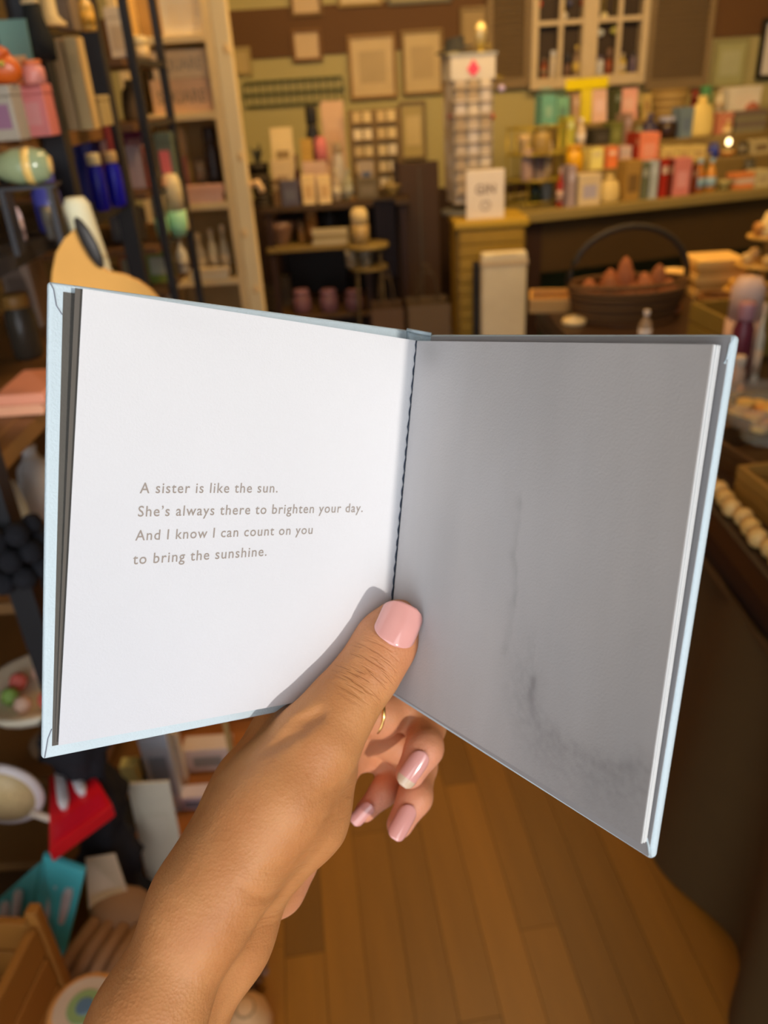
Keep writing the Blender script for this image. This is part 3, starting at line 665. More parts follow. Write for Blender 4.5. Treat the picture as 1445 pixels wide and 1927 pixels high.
cput('A', 'box', 'cream_carton', (1423, 320, 1450, 356), (190, 150, 80), (170, 130, 70), 'cream carton at the right edge beside the orange packets', 'box')
cput('A', 'bottle', 'red_tube', (1056, 318, 1068, 366), (150, 38, 16), (170, 120, 80), 'small red tube standing left of the cream gift box', 'tube')
cput('A', 'book', 'card_pack', (1069, 312, 1084, 366), (150, 112, 84), (175, 140, 110), 'narrow mauve card pack beside the small red tube', 'card')
cput('B', 'jar', 'orange_jar', (1071, 274, 1103, 322), (218, 138, 12), (200, 120, 15), 'round bright orange jar on the lowest riser step', 'jar')
cput('B', 'book', 'book', (1110, 279, 1136, 322), (226, 182, 78), (200, 160, 90), 'pale yellow book facing out on the lowest riser step', 'book')
cput('B', 'book', 'book', (1141, 277, 1163, 320), (222, 102, 38), (220, 160, 100), 'orange red book beside the pale yellow book', 'book')
cput('B', 'book', 'book', (1166, 275, 1188, 317), (196, 142, 98), (180, 140, 100), 'dusty pink book right of the orange red book', 'book')
cput('B', 'box', 'coral_box', (1204, 250, 1240, 303), (218, 108, 58), (225, 130, 80), 'coral box standing in the middle of the riser', 'box')
cput('B', 'book', 'book', (1194, 250, 1203, 303), (140, 28, 8), (150, 80, 40), 'dark red book against the coral box', 'book')
for i, x in enumerate((1246, 1274, 1302)): cput('B', 'box', 'soap_carton', (x, 276 - i, x + 26, 304 - i), (205, 155, 70), (180, 130, 60), ('low golden soap carton next to the coral box', 'low golden soap carton in the middle of its row of three', 'low golden soap carton beside the blue tin')[i], 'box', 'golden soap cartons')
cput('B', 'jar', 'blue_tin', (1344, 270, 1361, 298), (22, 42, 95), (30, 50, 90), 'small dark blue tin beside the amber tea light', 'tin')
cput('C', 'book', 'notebook', (1064, 219, 1082, 276), (165, 138, 38), (190, 170, 90), 'lime green tall notebook on the middle riser step', 'book')
cput('C', 'bottle', 'lotion_bottle', (1092, 222, 1109, 275), (196, 148, 88), (210, 170, 120), 'cream lotion bottle beside the lime notebook', 'bottle')
cput('C', 'box', 'black_box', (1118, 241, 1147, 272), (50, 38, 20), (64, 50, 30), 'square black box on the middle riser step', 'box')
cput('C', 'box', 'green_carton', (1150, 230, 1171, 271), (102, 88, 28), (120, 104, 40), 'moss green carton right of the black box', 'box')
cput('C', 'book', 'notebook', (1174, 214, 1190, 270), (142, 98, 62), (160, 120, 90), 'mauve brown notebook next to the moss green carton', 'book')
cput('C', 'bottle', 'dark_bottle', (1219, 214, 1243, 262), (52, 42, 48), (80, 60, 60), 'dark violet bottle behind the coral box', 'bottle')
cput('C', 'jar', 'candle_jar', (1247, 220, 1280, 264), (44, 22, 12), (190, 165, 140), 'black candle jar with shiny pale lid', 'candle')
cput('C', 'box', 'blue_box', (1281, 202, 1304, 258), (104, 104, 84), (90, 90, 80), 'blue grey box right of the black candle jar', 'box')
cput('C', 'sack', 'yellow_gift_bag', (1306, 181, 1352, 250), (250, 190, 82), (230, 160, 60), 'bright pale yellow tissue gift bag on the riser', 'bag')
cput('C', 'box', 'rose_box', (1355, 212, 1378, 262), (190, 105, 58), (170, 80, 50), 'rose brown box right of the yellow gift bag', 'box')
cput('C', 'stack', 'scarf_pile', (1385, 208, 1441, 266), (125, 100, 55), (110, 80, 50), 'grey brown folded scarves piled at the right end of the riser', 'scarves')
cput('D', 'bag', 'teal_bag', (1020, 165, 1046, 232), (98, 132, 86), (130, 145, 95), 'teal paper bag at the left end of the top step', 'bag', extra=-.02)
cput('D', 'bag', 'teal_bag', (1048, 170, 1071, 230), (112, 140, 84), (90, 110, 70), 'teal paper bag tucked right of the other teal bag', 'bag')
cput('D', 'book', 'notebook', (1077, 176, 1091, 230), (172, 118, 68), (190, 140, 90), 'pinkish brown notebook left of the yellow post', 'book')
cput('D', 'card', 'greeting_card', (1124, 168, 1151, 230), (208, 145, 95), (215, 155, 110), 'pale pink greeting card on the top step', 'card')
cput('D', 'book', 'notebook', (1156, 168, 1169, 228), (64, 58, 22), (120, 110, 70), 'dark green notebook beside the pale pink card', 'book')
cput('D', 'card', 'greeting_card', (1175, 166, 1209, 226), (214, 134, 88), (220, 150, 100), 'coral greeting card on the top step', 'card')
cput('D', 'pot', 'potted_plant', (1196, 192, 1230, 246), (120, 98, 20), (140, 130, 20), 'small lime leaved potted plant right of the coral card', 'plant', extra=.06)
cput('D', 'basket', 'wicker_basket', (1236, 168, 1296, 232), (172, 122, 52), (140, 95, 35), 'round wicker basket on the top riser step', 'basket')
cput('D', 'mug', 'green_cup', (1325, 162, 1345, 226), (84, 132, 62), (70, 110, 50), 'small green cup behind the yellow gift bag', 'cup')
cput('D', 'mug', 'red_cup', (1307, 170, 1322, 226), (150, 50, 30), (120, 40, 20), 'small red cup left of the green cup', 'cup')
cput('D', 'box', 'cream_sign_box', (1370, 163, 1430, 222), (238, 194, 130), (225, 180, 120), 'wide cream box standing high at the right of the counter', 'box')
for i, (row, kd, nm_, px, c, c2, lab, ct_) in enumerate((
    ('B', 'jar', 'spice_jar', (1394, 268, 1412, 300), (96, 72, 36), (50, 40, 22), 'brown spice jar with dark lid right of the tea light', 'jar'),
    ('B', 'box', 'cream_carton', (1415, 262, 1450, 302), (178, 138, 72), (120, 84, 40), 'cream carton on the lowest step at the right edge', 'box'),
    ('B', 'bowl', 'small_dish', (1330, 286, 1345, 300), (170, 128, 64), (140, 96, 44), 'tiny golden dish left of the dark blue tin', 'dish'),
    ('A', 'mug', 'black_cup', (1404, 300, 1422, 356), (52, 42, 26), (70, 58, 36), 'black cup standing behind the orange packets', 'cup'),
    ('C', 'bottle', 'gold_bottle', (1366, 226, 1380, 276), (186, 130, 56), (214, 160, 84), 'golden bottle squeezed beside the rose brown box', 'bottle'),
    ('C', 'sack', 'grey_pouch', (1198, 236, 1216, 272), (120, 104, 60), (96, 84, 44), 'grey olive pouch below the lime leaved plant', 'pouch'),
    ('D', 'card', 'yellow_card', (1214, 176, 1232, 226), (176, 128, 52), (150, 100, 40), 'ochre card left of the wicker basket', 'card'),
    ('D', 'bottle', 'white_bottle', (1352, 166, 1366, 226), (210, 168, 104), (180, 134, 76), 'pale bottle between green cup and wide cream box', 'bottle'),
    ('D', 'sack', 'red_pouch', (1408, 192, 1432, 226), (170, 84, 44), (140, 60, 30), 'red pouch in front of the wide cream box', 'pouch'))):
    cput(row, kd, nm_, px, c, c2, lab, ct_, dep=.05, extra=(.0 if row in 'B' else -.035 if row in 'CD' else .10))
# yellow T-shaped sign
s = Spot(1065, 147, 1145, 168, CY0 + .70, None, .012, CR, CX0); zt = ctr['D'][1]
ys = thing('yellow_sign', (s.loc[0], s.loc[1], zt), CR, 'bright yellow T-shaped sign rising above the counter display', 'sign')
MB().box(-s.w / 2, s.w / 2, -.006, .006, s.z0 - zt, s.z1 - zt).build('sign_board', M_((242, 188, 5), .4), ys, bevel=.006)
MB().box(-.032, .032, -.005, .005, 0.0005, s.z0 - zt - .0005).build('post', M_((216, 168, 28), .4), ys)
# amber tea light with a glowing bulb
tl = cput('B', 'bowl', 'tea_light', (1365, 282, 1391, 300), (190, 95, 15), (235, 180, 90), 'small amber tea light glowing on the riser', 'candle')
s = Spot(1368, 264, 1381, 284, CY0 + (ctr['B'][0] + .03) / math.cos(CR)); o = MB().ball((0, 0, s.z0 + .016 - ctr['B'][1]), .014, 12, 1, 1, 1.3).build('flame', mat('flame', (1, .8, .45), .5, emit=(1, .72, .35, 6)), tl, True)
# gold wire carousel at the left end of the counter
wc = Spot(1000, 236, 1052, 368, CY0 + .16, CZ, .2, CR, CX0)
w_ = thing('wire_card_stand', wc.loc, CR, 'gold wire card stand filled with small gifts at the left end of the counter', 'stand')
gm = mat('gold_wire', A((170, 125, 30)), .4, .6)
for i, z in enumerate((.02, wc.h * .34, wc.h * .66, wc.h * .97)):
    MB().tube([(.16 * math.cos(q), .09 * math.sin(q) , z) for q in np.linspace(0, 2 * PI, 21)[:-1]], .004, 6, True).build('hoop', gm, w_, True)
for q in np.linspace(0, 2 * PI, 7)[:-1]: MB().tube([(.16 * math.cos(q), .09 * math.sin(q), 0), (.16 * math.cos(q), .09 * math.sin(q), wc.h)], .004, 6).build('upright', gm, w_, True)
for z, it in ((.0, (((1003, 330, 1022, 366), 'bottle', (20, 30, 8), (60, 60, 20), 'dark green bottle at the foot of the gold wire stand'), ((1023, 335, 1045, 366), 'jar', (130, 110, 70), (90, 75, 40), 'grey glass jar at the foot of the gold wire stand'))),):
    for px, kd, c, c2, lab in it: put(kd, 'small_' + ('bottle' if kd == 'bottle' else 'jar'), px, CY0 + .24, CZ, c, c2, lab, 'bottle' if kd == 'bottle' else 'jar', None, .06, CR, CX0)
MB().lathe([(.15, wc.h * .33), (.15, wc.h * .34)], 16).build('tray', gm, w_); MB().lathe([(.15, wc.h * .65), (.15, wc.h * .66)], 16).build('tray', gm, w_)
for (px, kd, c, c2, lab, zz) in (((985, 262, 1008, 300), 'sack', (150, 105, 70), (120, 80, 50), 'dusky rose pouch in the gold wire stand', .34), ((1010, 258, 1030, 300), 'box', (110, 80, 55), (90, 60, 40), 'brown little box in the gold wire stand', .34), ((1022, 262, 1043, 294), 'candle', (200, 150, 90), (150, 110, 60), 'pale candle at the right of the gold wire stand', .34),
                                 ((978, 238, 1003, 262), 'bowl', (180, 130, 65), (150, 60, 50), 'little dish of trinkets atop the gold wire stand', .66), ((1006, 236, 1040, 262), 'jar', (150, 105, 40), (120, 90, 30), 'honey coloured jar atop the gold wire stand', .66)):
    put(kd, 'trinket_' + dict(sack='pouch', box='box', candle='candle', bowl='dish', jar='jar')[kd], px, CY0 + .17, CZ + wc.h * zz, c, c2, lab, dict(sack='pouch', box='box', candle='candle', bowl='dish', jar='jar')[kd], None, .05, CR, CX0)
# ---------------- slatted yellow cabinet with the earring carousel
YC = 3.72; zc = zpl(860, 418, YC); x0, x1 = pl(860, 420, YC)[0], pl(990, 420, YC)[0]
cab = thing('yellow_cabinet', ((x0 + x1) / 2, YC, 0), 0, 'ochre yellow slatted cabinet under the earring carousel', 'cabinet')
hw = (x1 - x0) / 2; my = M_((140, 92, 12), .5); my2 = M_((112, 70, 8), .5); CDp = .29
MB().box(-hw, hw, .012, CDp, .03, zc - .035).build('carcass', my2, cab); MB().box(-hw - .012, hw + .012, -.012, CDp + .01, zc - .034, zc).build('cabinet_top', M_((165, 112, 18), .4), cab, bevel=.006)
nd = 15
for i in range(nd):
    a = .04 + (zc - .08) * i / nd; b = .04 + (zc - .08) * (i + 1) / nd - .006
    q = MB().box(-hw + .01, hw - .01, -.008, .0115, a, b); q.build('drawer_front', my, cab, bevel=.003)
for sx in (-1, 1):
    for i in range(nd): a = .04 + (zc - .08) * i / nd; MB().box(sx * hw - .004, sx * hw + .004, .03, CDp - .02, a, a + (zc - .08) / nd * .8).build('side_slat', my, cab)
s = Spot(908, 478, 993, 642, YC - .16, 0.0, .05)
cb = thing('canvas_tote', (s.loc[0], YC - .10, 0), 0, 'cream canvas tote panel leaning on the yellow cabinet', 'bag')
MB().box(-s.w / 2, s.w / 2, -.03, .03, 0, s.h).build('canvas_body', M_((196, 155, 92)), cb, bevel=.012); MB().box(-s.w / 2 - .002, s.w / 2 + .002, -.032, .032, s.h * .93, s.h * .96).build('top_hem', M_((180, 135, 75)), cb)
for y in (-.025, .025): MB().tube([(s.w * .25 * math.cos(q), y, s.h - .01 - .12 * math.sin(q) * 0 + .0 * q) for q in np.linspace(PI, 0, 5)], .006, 6).build('handle', M_((170, 130, 75)), cb)
s = Spot(890, 492, 906, 640, YC - .05, 0.0, .04)
bf = thing('black_folder', (s.loc[0], YC - .045, 0), 0, 'narrow black folder standing between yellow cabinet and canvas tote', 'folder')
MB().box(-s.w / 2, s.w / 2, -.012, .012, 0, s.h).build('folder_body', M_((18, 14, 8)), bf, bevel=.004); MB().box(-s.w / 2 + .004, s.w / 2 - .004, -.0135, -.012, s.h * .6, s.h * .8).build('spine_label', M_((30, 24, 14)), bf)
# carousel
s = Spot(848, 100, 918, 405, YC + .22, zc, .2)
er = thing('earring_carousel', (s.loc[0], YC + .26, zc), .12, 'tall white earring carousel with a pink leaf on its header', 'display stand')
mw = M_((160, 126, 80)); mw2 = M_((120, 88, 50)); W2 = .12; H2 = s.h
MB().lathe([(.13, 0), (.13, .015), (.03, .025), (.012, .03), (.012, H2 + .0)], 20).build('base', M_((90, 75, 50)), er, True)
MB().box(-.085, .085, -.085, .085, .05, H2 * .84).build('column', mw, er, bevel=.004)
MB().box(-.098, .098, -.095, .095, H2 * .845, H2 * .985).build('header', M_((180, 148, 104)), er, bevel=.003)
MB().box(-.105, .105, -.10, .10, H2 * .986, H2).build('top_shelf', M_((150, 130, 95)), er)
q = MB(); q.add([(0, -.0965, H2 * .862), (.028, -.0965, H2 * .905), (.0, -.0965, H2 * .965), (-.028, -.0965, H2 * .905), (0, -.0985, H2 * .862), (.028, -.0985, H2 * .905), (.0, -.0985, H2 * .965), (-.028, -.0985, H2 * .905)], [(4, 5, 6, 7), (0, 3, 2, 1), (0, 1, 5, 4), (1, 2, 6, 5), (2, 3, 7, 6), (3, 0, 4, 7)]).build('pink_leaf_emblem', M_((205, 55, 60)), er)
for r in range(9):
    for cx in range(3):
        for sd in range(3):
            z = .10 + r * (H2 * .74) / 9; u = (-.056 + cx * .056); 
            c = random.choice(((186, 148, 98), (165, 128, 82), (176, 142, 100), (150, 112, 66)))
            v, f = boxv(u - .021, u + .021, -.0945, -.0925, z, z + .055)
            if sd: v = [(y * (1 if sd == 1 else -1), x, zz) for x, y, zz in v]
            o = mesh_obj('earring_card', v, f, M_(c), er)
    MB().box(-.088, .088, -.099, -.086, .085 + r * (H2 * .74) / 9, .092 + r * (H2 * .74) / 9).build('rail', mw2, er)
for (px, py, c, lab) in ((848, 205, (110, 40, 30), 'dark red'), (925, 205, (170, 45, 25), 'red'), (922, 92, (190, 110, 110), 'rose'), (944, 152, (180, 140, 130), 'pearl')):
    p = pl(px, py, YC + .20); t = thing('hanging_earring', (p[0], p[1], p[2] - .03), 0, '%s earring dangling from the side of the carousel' % lab if lab != 'rose' else 'rose coloured glinting bauble by the carousel header', 'earring')
    MB().ball((0, 0, 0), .016, 10).build('bead', M_(c, .15), t, True); MB().tube([(0, 0, .015), (0, 0, .045), ((er.location.x - p[0]) * .45, .04, .05), ((er.location.x - p[0]) * .80, .05, .05)], .002, 6).build('hook', gm, t, True)
s = Spot(836, 62, 880, 84, YC + .2); t = thing('black_clip', (s.loc[0], YC + .26, zc + H2), .1, 'black folded hat-like object lying on top of the carousel', 'hat')
q = MB().lathe([(.085, 0), (.085, .008), (.045, .012), (.04, .05), (.001, .052)], 16); mesh_obj('brim', [(x, y, z + x * .15 + .013) for x, y, z in q.v], q.f, M_((40, 34, 24)), t, True)
MB().lathe([(.041, .012), (.041, .024)], 16).build('band', M_((60, 50, 30)), t, True)
t = thing('gilt_ornament', (pl(905, 60, YC + .26)[0], YC + .27, zc + H2), 0, 'gilt oval ornament standing on top of the carousel', 'ornament')
MB().lathe([(.03, 0), (.03, .006), (.006, .01), (.006, .03)], 12).build('foot', gm, t, True); MB().ball((0, 0, .075), .036, 14, .8, .5, 1.3).build('disc', mat('gilt', A((190, 145, 75)), .35, .6), t, True)
# white sign on the cabinet
s = Spot(878, 320, 950, 412, YC + .03, zc, .02)
ws = thing('white_sign', (s.loc[0], YC + .05, zc), 0, 'small white sign with grey lettering on the yellow cabinet', 'sign')
MB().box(-s.w / 2, s.w / 2, -.008, .008, 0, s.h).build('sign_board', M_((205, 165, 112)), ws, bevel=.003)
mi = M_((120, 88, 58))
tv, tf = text_mesh('GIN', 1.05, .02); k = s.w * .52 / (tv[:, 0].max() - tv[:, 0].min()); x_ = (tv[:, 0].max() + tv[:, 0].min()) / 2
mesh_obj('lettering', [((x - x_) * k, -.0088, s.h * .52 + y * k * 1.1) for x, y, z in tv], tf, mi, ws)
MB().tube([(.022 * math.cos(q), -.0088, s.h * .28 + .018 * math.sin(q)) for q in np.linspace(0, 2 * PI, 15)[:-1]], .002, 5, True).build('ring_emblem', mi, ws)
# ---------------- brown paper bags on the floor left of the cabinet
for px, lab, c in (((700, 520, 760, 680), 'brown paper bag on the floor, left of the two beside the cabinet', (84, 50, 18)), ((768, 512, 848, 680), 'wide brown paper bag against the yellow cabinet side', (92, 60, 24))):
    put('bag', 'paper_bag', px, 3.45, 0, c, (60, 38, 14), lab, 'bag', None, .18)
# tall dark brown post and panel behind the bags
t = thing('wooden_partition', (pl(790, 400, 4.3)[0], 4.3, 0), 0, 'dark reddish brown wooden panel standing beside the cabinet', 'panel')
hh = zpl(790, 305, 4.3)
MB().box(-.10, .10, 0, .04, 0, hh).build('board', M_((70, 38, 10)), t, bevel=.004); MB().box(-.125, -.101, -.01, .05, 0, hh + .01).build('edge_post', M_((50, 26, 8)), t, bevel=.004); MB().box(-.001, .006, -.006, -.0005, .02, hh - .02).build('batten', M_((84, 62, 30)), t)
# ---------------- middle-left display table
YM = 4.15; zt_ = zpl(600, 384, YM); xa, xb = pl(492, 420, YM)[0], pl(772, 400, YM)[0]
mt = thing('display_table', ((xa + xb) / 2, YM, 0), 0, 'dark wooden display table with open shelves against the back wall', 'table')
w = (xb - xa) / 2; D_ = .55; zs1 = zpl(600, 462, YM); zs2 = zpl(600, 592, YM)
MB().box(-w, w, 0, D_, zt_ - .03, zt_).build('tabletop', M_((60, 34, 8)), mt, bevel=.004)
MB().box(-w + .01, .10, .0, D_ - .02, zs1 - .025, zs1).build('shelf', M_((120, 82, 26)), mt, bevel=.003)
MB().box(-w + .01, .15, .01, D_ - .02, zs2 - .025, zs2).build('shelf', M_((86, 50, 14)), mt, bevel=.003)
for x in (-w + .02, .13, w - .05):
    for y in (.015, D_ - .05): MB().box(x - .0, x + .03, y, y + .03, 0, zt_ - .031).build('leg', m_leg, mt)
MB().box(-w + .02, w - .02, D_ - .018, D_ - .01, .05, zt_ - .04).build('back_panel', M_((34, 18, 5)), mt)
def mput(kind, name, px, c, c2, label, cat, y=.06, z=None, dep=.07, group=None): return put(kind, name, px, YM + y, zt_ if z is None else z, c, c2, label, cat, group, dep)
mput('card', 'clock_card', (512, 241, 553, 382), (196, 148, 78), (130, 90, 40), 'tall cream display card with a round clock print', 'card', .10)
mput('box', 'cream_block', (514, 300, 551, 382), (188, 140, 76), (150, 105, 55), 'cream square block in front of the clock card', 'block', .04, dep=.04)
mput('box', 'slate_box', (529, 340, 562, 380), (78, 62, 52), (90, 75, 60), 'slate violet box at the front left of the display table', 'box', -.0, dep=.035)
mput('book', 'brown_book', (512, 338, 527, 380), (96, 58, 18), (140, 100, 50), 'brown book beside the slate violet box', 'book', 0, dep=.035)
mput('pot', 'dark_plant', (466, 262, 506, 400), (44, 30, 14), (52, 44, 26), 'dark leafy plant at the left end of the display table', 'plant', .2)
mput('box', 'ochre_box', (570, 262, 591, 382), (168, 112, 32), (150, 95, 25), 'ochre box standing below the black lattice ornament', 'box', .16)
mput('candle', 'pink_candle', (594, 258, 619, 382), (190, 90, 65), (175, 120, 75), 'pink globe candle beside the ochre box', 'candle', .18)
mput('card', 'pink_card', (609, 190, 651, 382), (184, 128, 74), (176, 118, 66), 'tall plain pinkish card at the back of the display table', 'card', .32)
mput('jar', 'lattice_ornament', (578, 198, 604, 382), (38, 28, 14), (30, 22, 12), 'tall black lattice ornament beside the pinkish card', 'ornament', .28)
mput('box', 'cream_pack', (568, 330, 592, 383), (212, 156, 78), (190, 130, 60), 'cream pack at the table front, left of a matching pair', 'pack', .0, dep=.05)
mput('box', 'cream_pack', (598, 330, 622, 383), (214, 158, 80), (190, 130, 60), 'cream pack at the table front, right of a matching pair', 'pack', .0, dep=.05)
mput('box', 'rose_box', (572, 304, 616, 382), (176, 124, 76), (190, 140, 90), 'rose beige box behind the two cream packs', 'box', .08, dep=.05)
mput('bottle', 'clear_bottle', (624, 318, 640, 382), (160, 120, 70), (190, 150, 90), 'small clear bottle right of the cream packs', 'bottle', .06)
mput('bottle', 'grey_bottle', (645, 320, 664, 374), (140, 116, 66), (150, 125, 80), 'grey green bottle left of the taupe box', 'bottle', .08)
mput('box', 'taupe_box', (671, 336, 711, 374), (96, 70, 34), (110, 82, 44), 'taupe box in front of the jewellery board', 'box', .08)
mput('bowl', 'gold_bowl', (720, 338, 756, 368), (150, 105, 40), (165, 120, 50), 'golden bowl of trinkets at the right end of the display table', 'bowl', .12)
mput('card', 'photo_card', (676, 304, 704, 336 + 40), (150, 112, 66), (70, 66, 62), 'white card with dark blue picture below the jewellery board', 'card', .14)
# jewellery board
s = Spot(658, 205, 756, 352, YM + .3, zt_, .03); jb = thing('jewellery_board', (s.loc[0], YM + .35, zt_), 0, 'wooden jewellery board with rows of pale earring cards', 'display board')
MB().box(-s.w / 2, s.w / 2, 0, .012, 0, s.h).build('back_board', M_((125, 88, 36)), jb)
for x in (-s.w / 2, s.w / 2 - .02, -.01): MB().box(x, x + .02, -.012, -.0005, 0, s.h).build('stile', M_((108, 70, 24)), jb)
for i in range(5): MB().box(-s.w / 2 + .021, -.011, -.02, -.0005, s.h * (.02 + .2 * i), s.h * (.02 + .2 * i) + .012).build('ledge', M_((108, 70, 24)), jb); MB().box(.011, s.w / 2 - .021, -.02, -.0005, s.h * (.02 + .2 * i), s.h * (.02 + .2 * i) + .012).build('ledge', M_((108, 70, 24)), jb)
for i in range(5):
    for x in np.linspace(-s.w / 2 + .045, -.035, 2).tolist() + np.linspace(.035, s.w / 2 - .045, 2).tolist():
        z = s.h * (.02 + .2 * i) + .0125; h = s.h * .12; v, f = boxv(x - .02, x + .02, -.012, -.009, z, z + h)
        mesh_obj('earring_card', v, f, M_(random.choice(((190, 142, 72), (176, 128, 62), (200, 155, 90)))), jb)
# shelves below
def sput(kind, name, px, c, c2, label, cat, z, y=.06, dep=.08, group=None): return put(kind, name, px, YM + y, z, c, c2, label, cat, group, dep)
sput('bowl', 'shell_bowl', (497, 402, 556, 455), (120, 75, 40), (196, 130, 82), 'bowl of pinkish shells on the shelf under the display table', 'bowl', zs1)
sput('candle', 'orange_candle', (573, 388, 597, 455), (135, 78, 26), (120, 66, 20), 'brown orange candle on the shelf beside the shell bowl', 'candle', zs1)
sput('sack', 'black_pouch', (600, 390, 640, 452), (28, 18, 8), (40, 26, 12), 'black pouch on the shelf right of the brown candle', 'pouch', zs1, .15)
sput('stack', 'folded_cloths', (588, 432, 655, 456), (168, 130, 72), (140, 105, 52), 'cream cloths folded at the front of the yellow shelf', 'cloths', zs1, .0, .06)
x_ = pl(690, 440, YM + .12)[0]; us = thing('wire_stool', (x_, YM - .17, 0), 0, 'small yellowish stool with trinkets right of the display table shelf', 'stool')
zu = zpl(690, 458, YM - .17); zl = zpl(690, 500, YM - .17)
MB().lathe([(.10, zu - .02), (.105, zu - .01), (.10, zu)], 20).build('seat', M_((120, 84, 28)), us, True)
for q in (.8, 2.4, 4.0, 5.5): MB().tube([(.08 * math.cos(q), .08 * math.sin(q), zu - .02), (.11 * math.cos(q), .11 * math.sin(q), 0)], .007, 6).build('leg', M_((60, 40, 14)), us, True)
MB().lathe([(.092, zl - .012), (.092, zl)], 20).build('shelf', M_((110, 76, 26)), us)
put('candle', 'cream_globe', (659, 393, 694, 455), YM - .21, zu, (200, 150, 75), (150, 105, 45), 'cream globe candle on the small stool', 'candle', None, .07)
for i, (a, b) in enumerate(((648, 672), (676, 700))): put('mug', 'glass_cup', (a, 470, b, 500), YM - .21, zl, (120, 92, 52), (140, 110, 64), ('grey glass cup under the cream globe, left one', 'grey glass cup under the cream globe, right one')[i], 'cup', None, .05)
put('pot', 'green_pot', (708, 462, 732, 505), YM - .1, zl, (84, 90, 42), (84, 100, 42), 'small green pot beside the glass cups', 'pot', None, .05) if False else None
for i, a in enumerate((549, 600, 648)): sput('jar', 'pink_jar', (a, 548, a + 36, 583), (120, 70, 52), (140, 84, 66), ('dusky pink jar on the bottom shelf, nearest the white ladder post', 'dusky pink jar on the bottom shelf, middle of three', 'dusky pink jar on the bottom shelf below the black lantern')[i], 'jar', zs2, .03, .07, 'dusky pink jars')
sput('box', 'tan_parcel', (525, 520, 548, 585), (70, 44, 14), (60, 36, 12), 'dim tan parcel at the left end of the bottom shelf', 'box', zs2, .2)
s = Spot(650, 500, 678, 545, YM + .2, zs2, .08); t = thing('black_lantern', (s.loc[0], YM + .25, zs2), 0, 'black lantern standing behind the dusky pink jars', 'lantern')
MB().lathe([(.045, 0), (.045, .01)], 8).build('base', M_((12, 8, 4)), t); MB().lathe([(.035, .01), (.035, s.h * .75)], 8).build('glass_body', M_((10, 8, 5), .2), t); MB().lathe([(.046, s.h * .75), (.012, s.h * .95), (.005, s.h)], 8).build('roof', M_((14, 9, 4)), t)
# navy cloth hanging from the right end of the table
s = Spot(708, 396, 746, 520, YM - .02, None, .02); t = thing('navy_cloth', (s.loc[0], YM - .035, s.z0), 0, 'navy cloth hanging from the right end of the display table', 'cloth')
v = []; f = []; n = 18
for j in range(2):
    for i in range(n + 1): v.append((-s.w / 2 + s.w * i / n, .012 * math.sin(i * 1.3), j * (zt_ - s.z0 - .001)))
f = [(i, i + 1, i + n + 2, i + n + 1) for i in range(n)]; k = len(v); v += [(x, y + .003, z) for x, y, z in v]; f += [tuple(q + k for q in r[::-1]) for r in f]
mesh_obj('cloth_fold', v, f, M_((16, 14, 16)), t, True); MB().box(-s.w / 2, s.w / 2, -.012, .034, zt_ - s.z0 + .0005, zt_ - s.z0 + .006).build('turned_hem', M_((20, 17, 18)), t)
# ---------------- back wall: frames, shuttered window, wire rack
def frame(px, c, c2, label, thick=.018, mat2=None, bw=.018, cat='picture frame'):
    a, b = pl(px[0], (px[1] + px[3]) / 2, YB - .02), pl(px[2], (px[1] + px[3]) / 2, YB - .02); xm = (px[0] + px[2]) / 2
    z1, z0 = zpl(xm, px[1], YB - .02), zpl(xm, px[3], YB - .02); w, h = (b[0] - a[0]) / 2, z1 - z0
    t = thing('picture_frame', ((a[0] + b[0]) / 2, YB - .0125, z0), 0, label, cat)
    for q in ((-w, w, 0, bw), (-w, w, h - bw, h), (-w, -w + bw, bw + .0005, h - bw - .0005), (w - bw, w, bw + .0005, h - bw - .0005)): MB().box(q[0], q[1], -thick, 0, q[2], q[3]).build('frame_rail', M_(c), t, bevel=.002)
    MB().box(-w + bw, w - bw, -.006, -.002, bw, h - bw).build('mount', M_(c2), t)
    if mat2: MB().box(-w * .55, w * .55, -.0085, -.0065, h * .25, h * .75).build('print', M_(mat2), t)
    return t
frame((656, 64, 746, 186), (140, 90, 36), (190, 142, 76), 'large framed cream print left of the twin frame', .02, (170, 126, 66))
frame((756, 55, 834, 178), (128, 86, 34), (184, 138, 72), 'large framed cream print right beside the earring carousel', .02, (168, 124, 64))
frame((752, 190, 802, 300), (118, 84, 40), (165, 125, 58), 'framed greenish print hung below the large framed prints', .02, (190, 145, 75))
frame((549, 54, 606, 116), (112, 64, 20), (190, 140, 78), 'small cream frame on the dark wall band', .02)
frame((545, -30, 606, 31), (112, 70, 26), (190, 140, 78), 'small cream frame above the dark wall band', .02)
frame((438, 88, 473, 142), (150, 110, 48), (170, 126, 60), 'small plain cream card pinned beside the white ladder post', .012)
frame((634, -50, 718, 12), (150, 105, 44), (196, 150, 86), 'cream frame cut by the top edge of the picture, over the dark band', .02)
frame((728, -50, 850, 8), (96, 76, 44), (150, 118, 62), 'wide grey frame cut by the top edge, left of the shutters', .02)
frame((866, 12, 918, 96), (128, 90, 40), (150, 108, 52), 'narrow brown frame behind the gilt ornament', .02)
frame((1342, 72, 1406, 164), (140, 112, 52), (150, 126, 62), 'pale green framed print right of the louvred shutters', .016, (160, 136, 76))
frame((1428, 34, 1475, 148), (22, 14, 6), (225, 185, 130), 'black framed white picture at the right edge', .03, None, .022)
s = Spot(460, 150, 645, 196, YB - .03); t = thing('wire_rack', (s.loc[0], YB - .0125, s.z0), 0, 'grey wire grid rack fixed on the back wall', 'rack')
mr = M_((88, 78, 34), .4)
for i in range(14): x = -s.w / 2 + s.w * i / 13; MB().tube([(x, -.02, 0), (x, -.02, s.h)], .0045, 5).build('wire', mr, t)
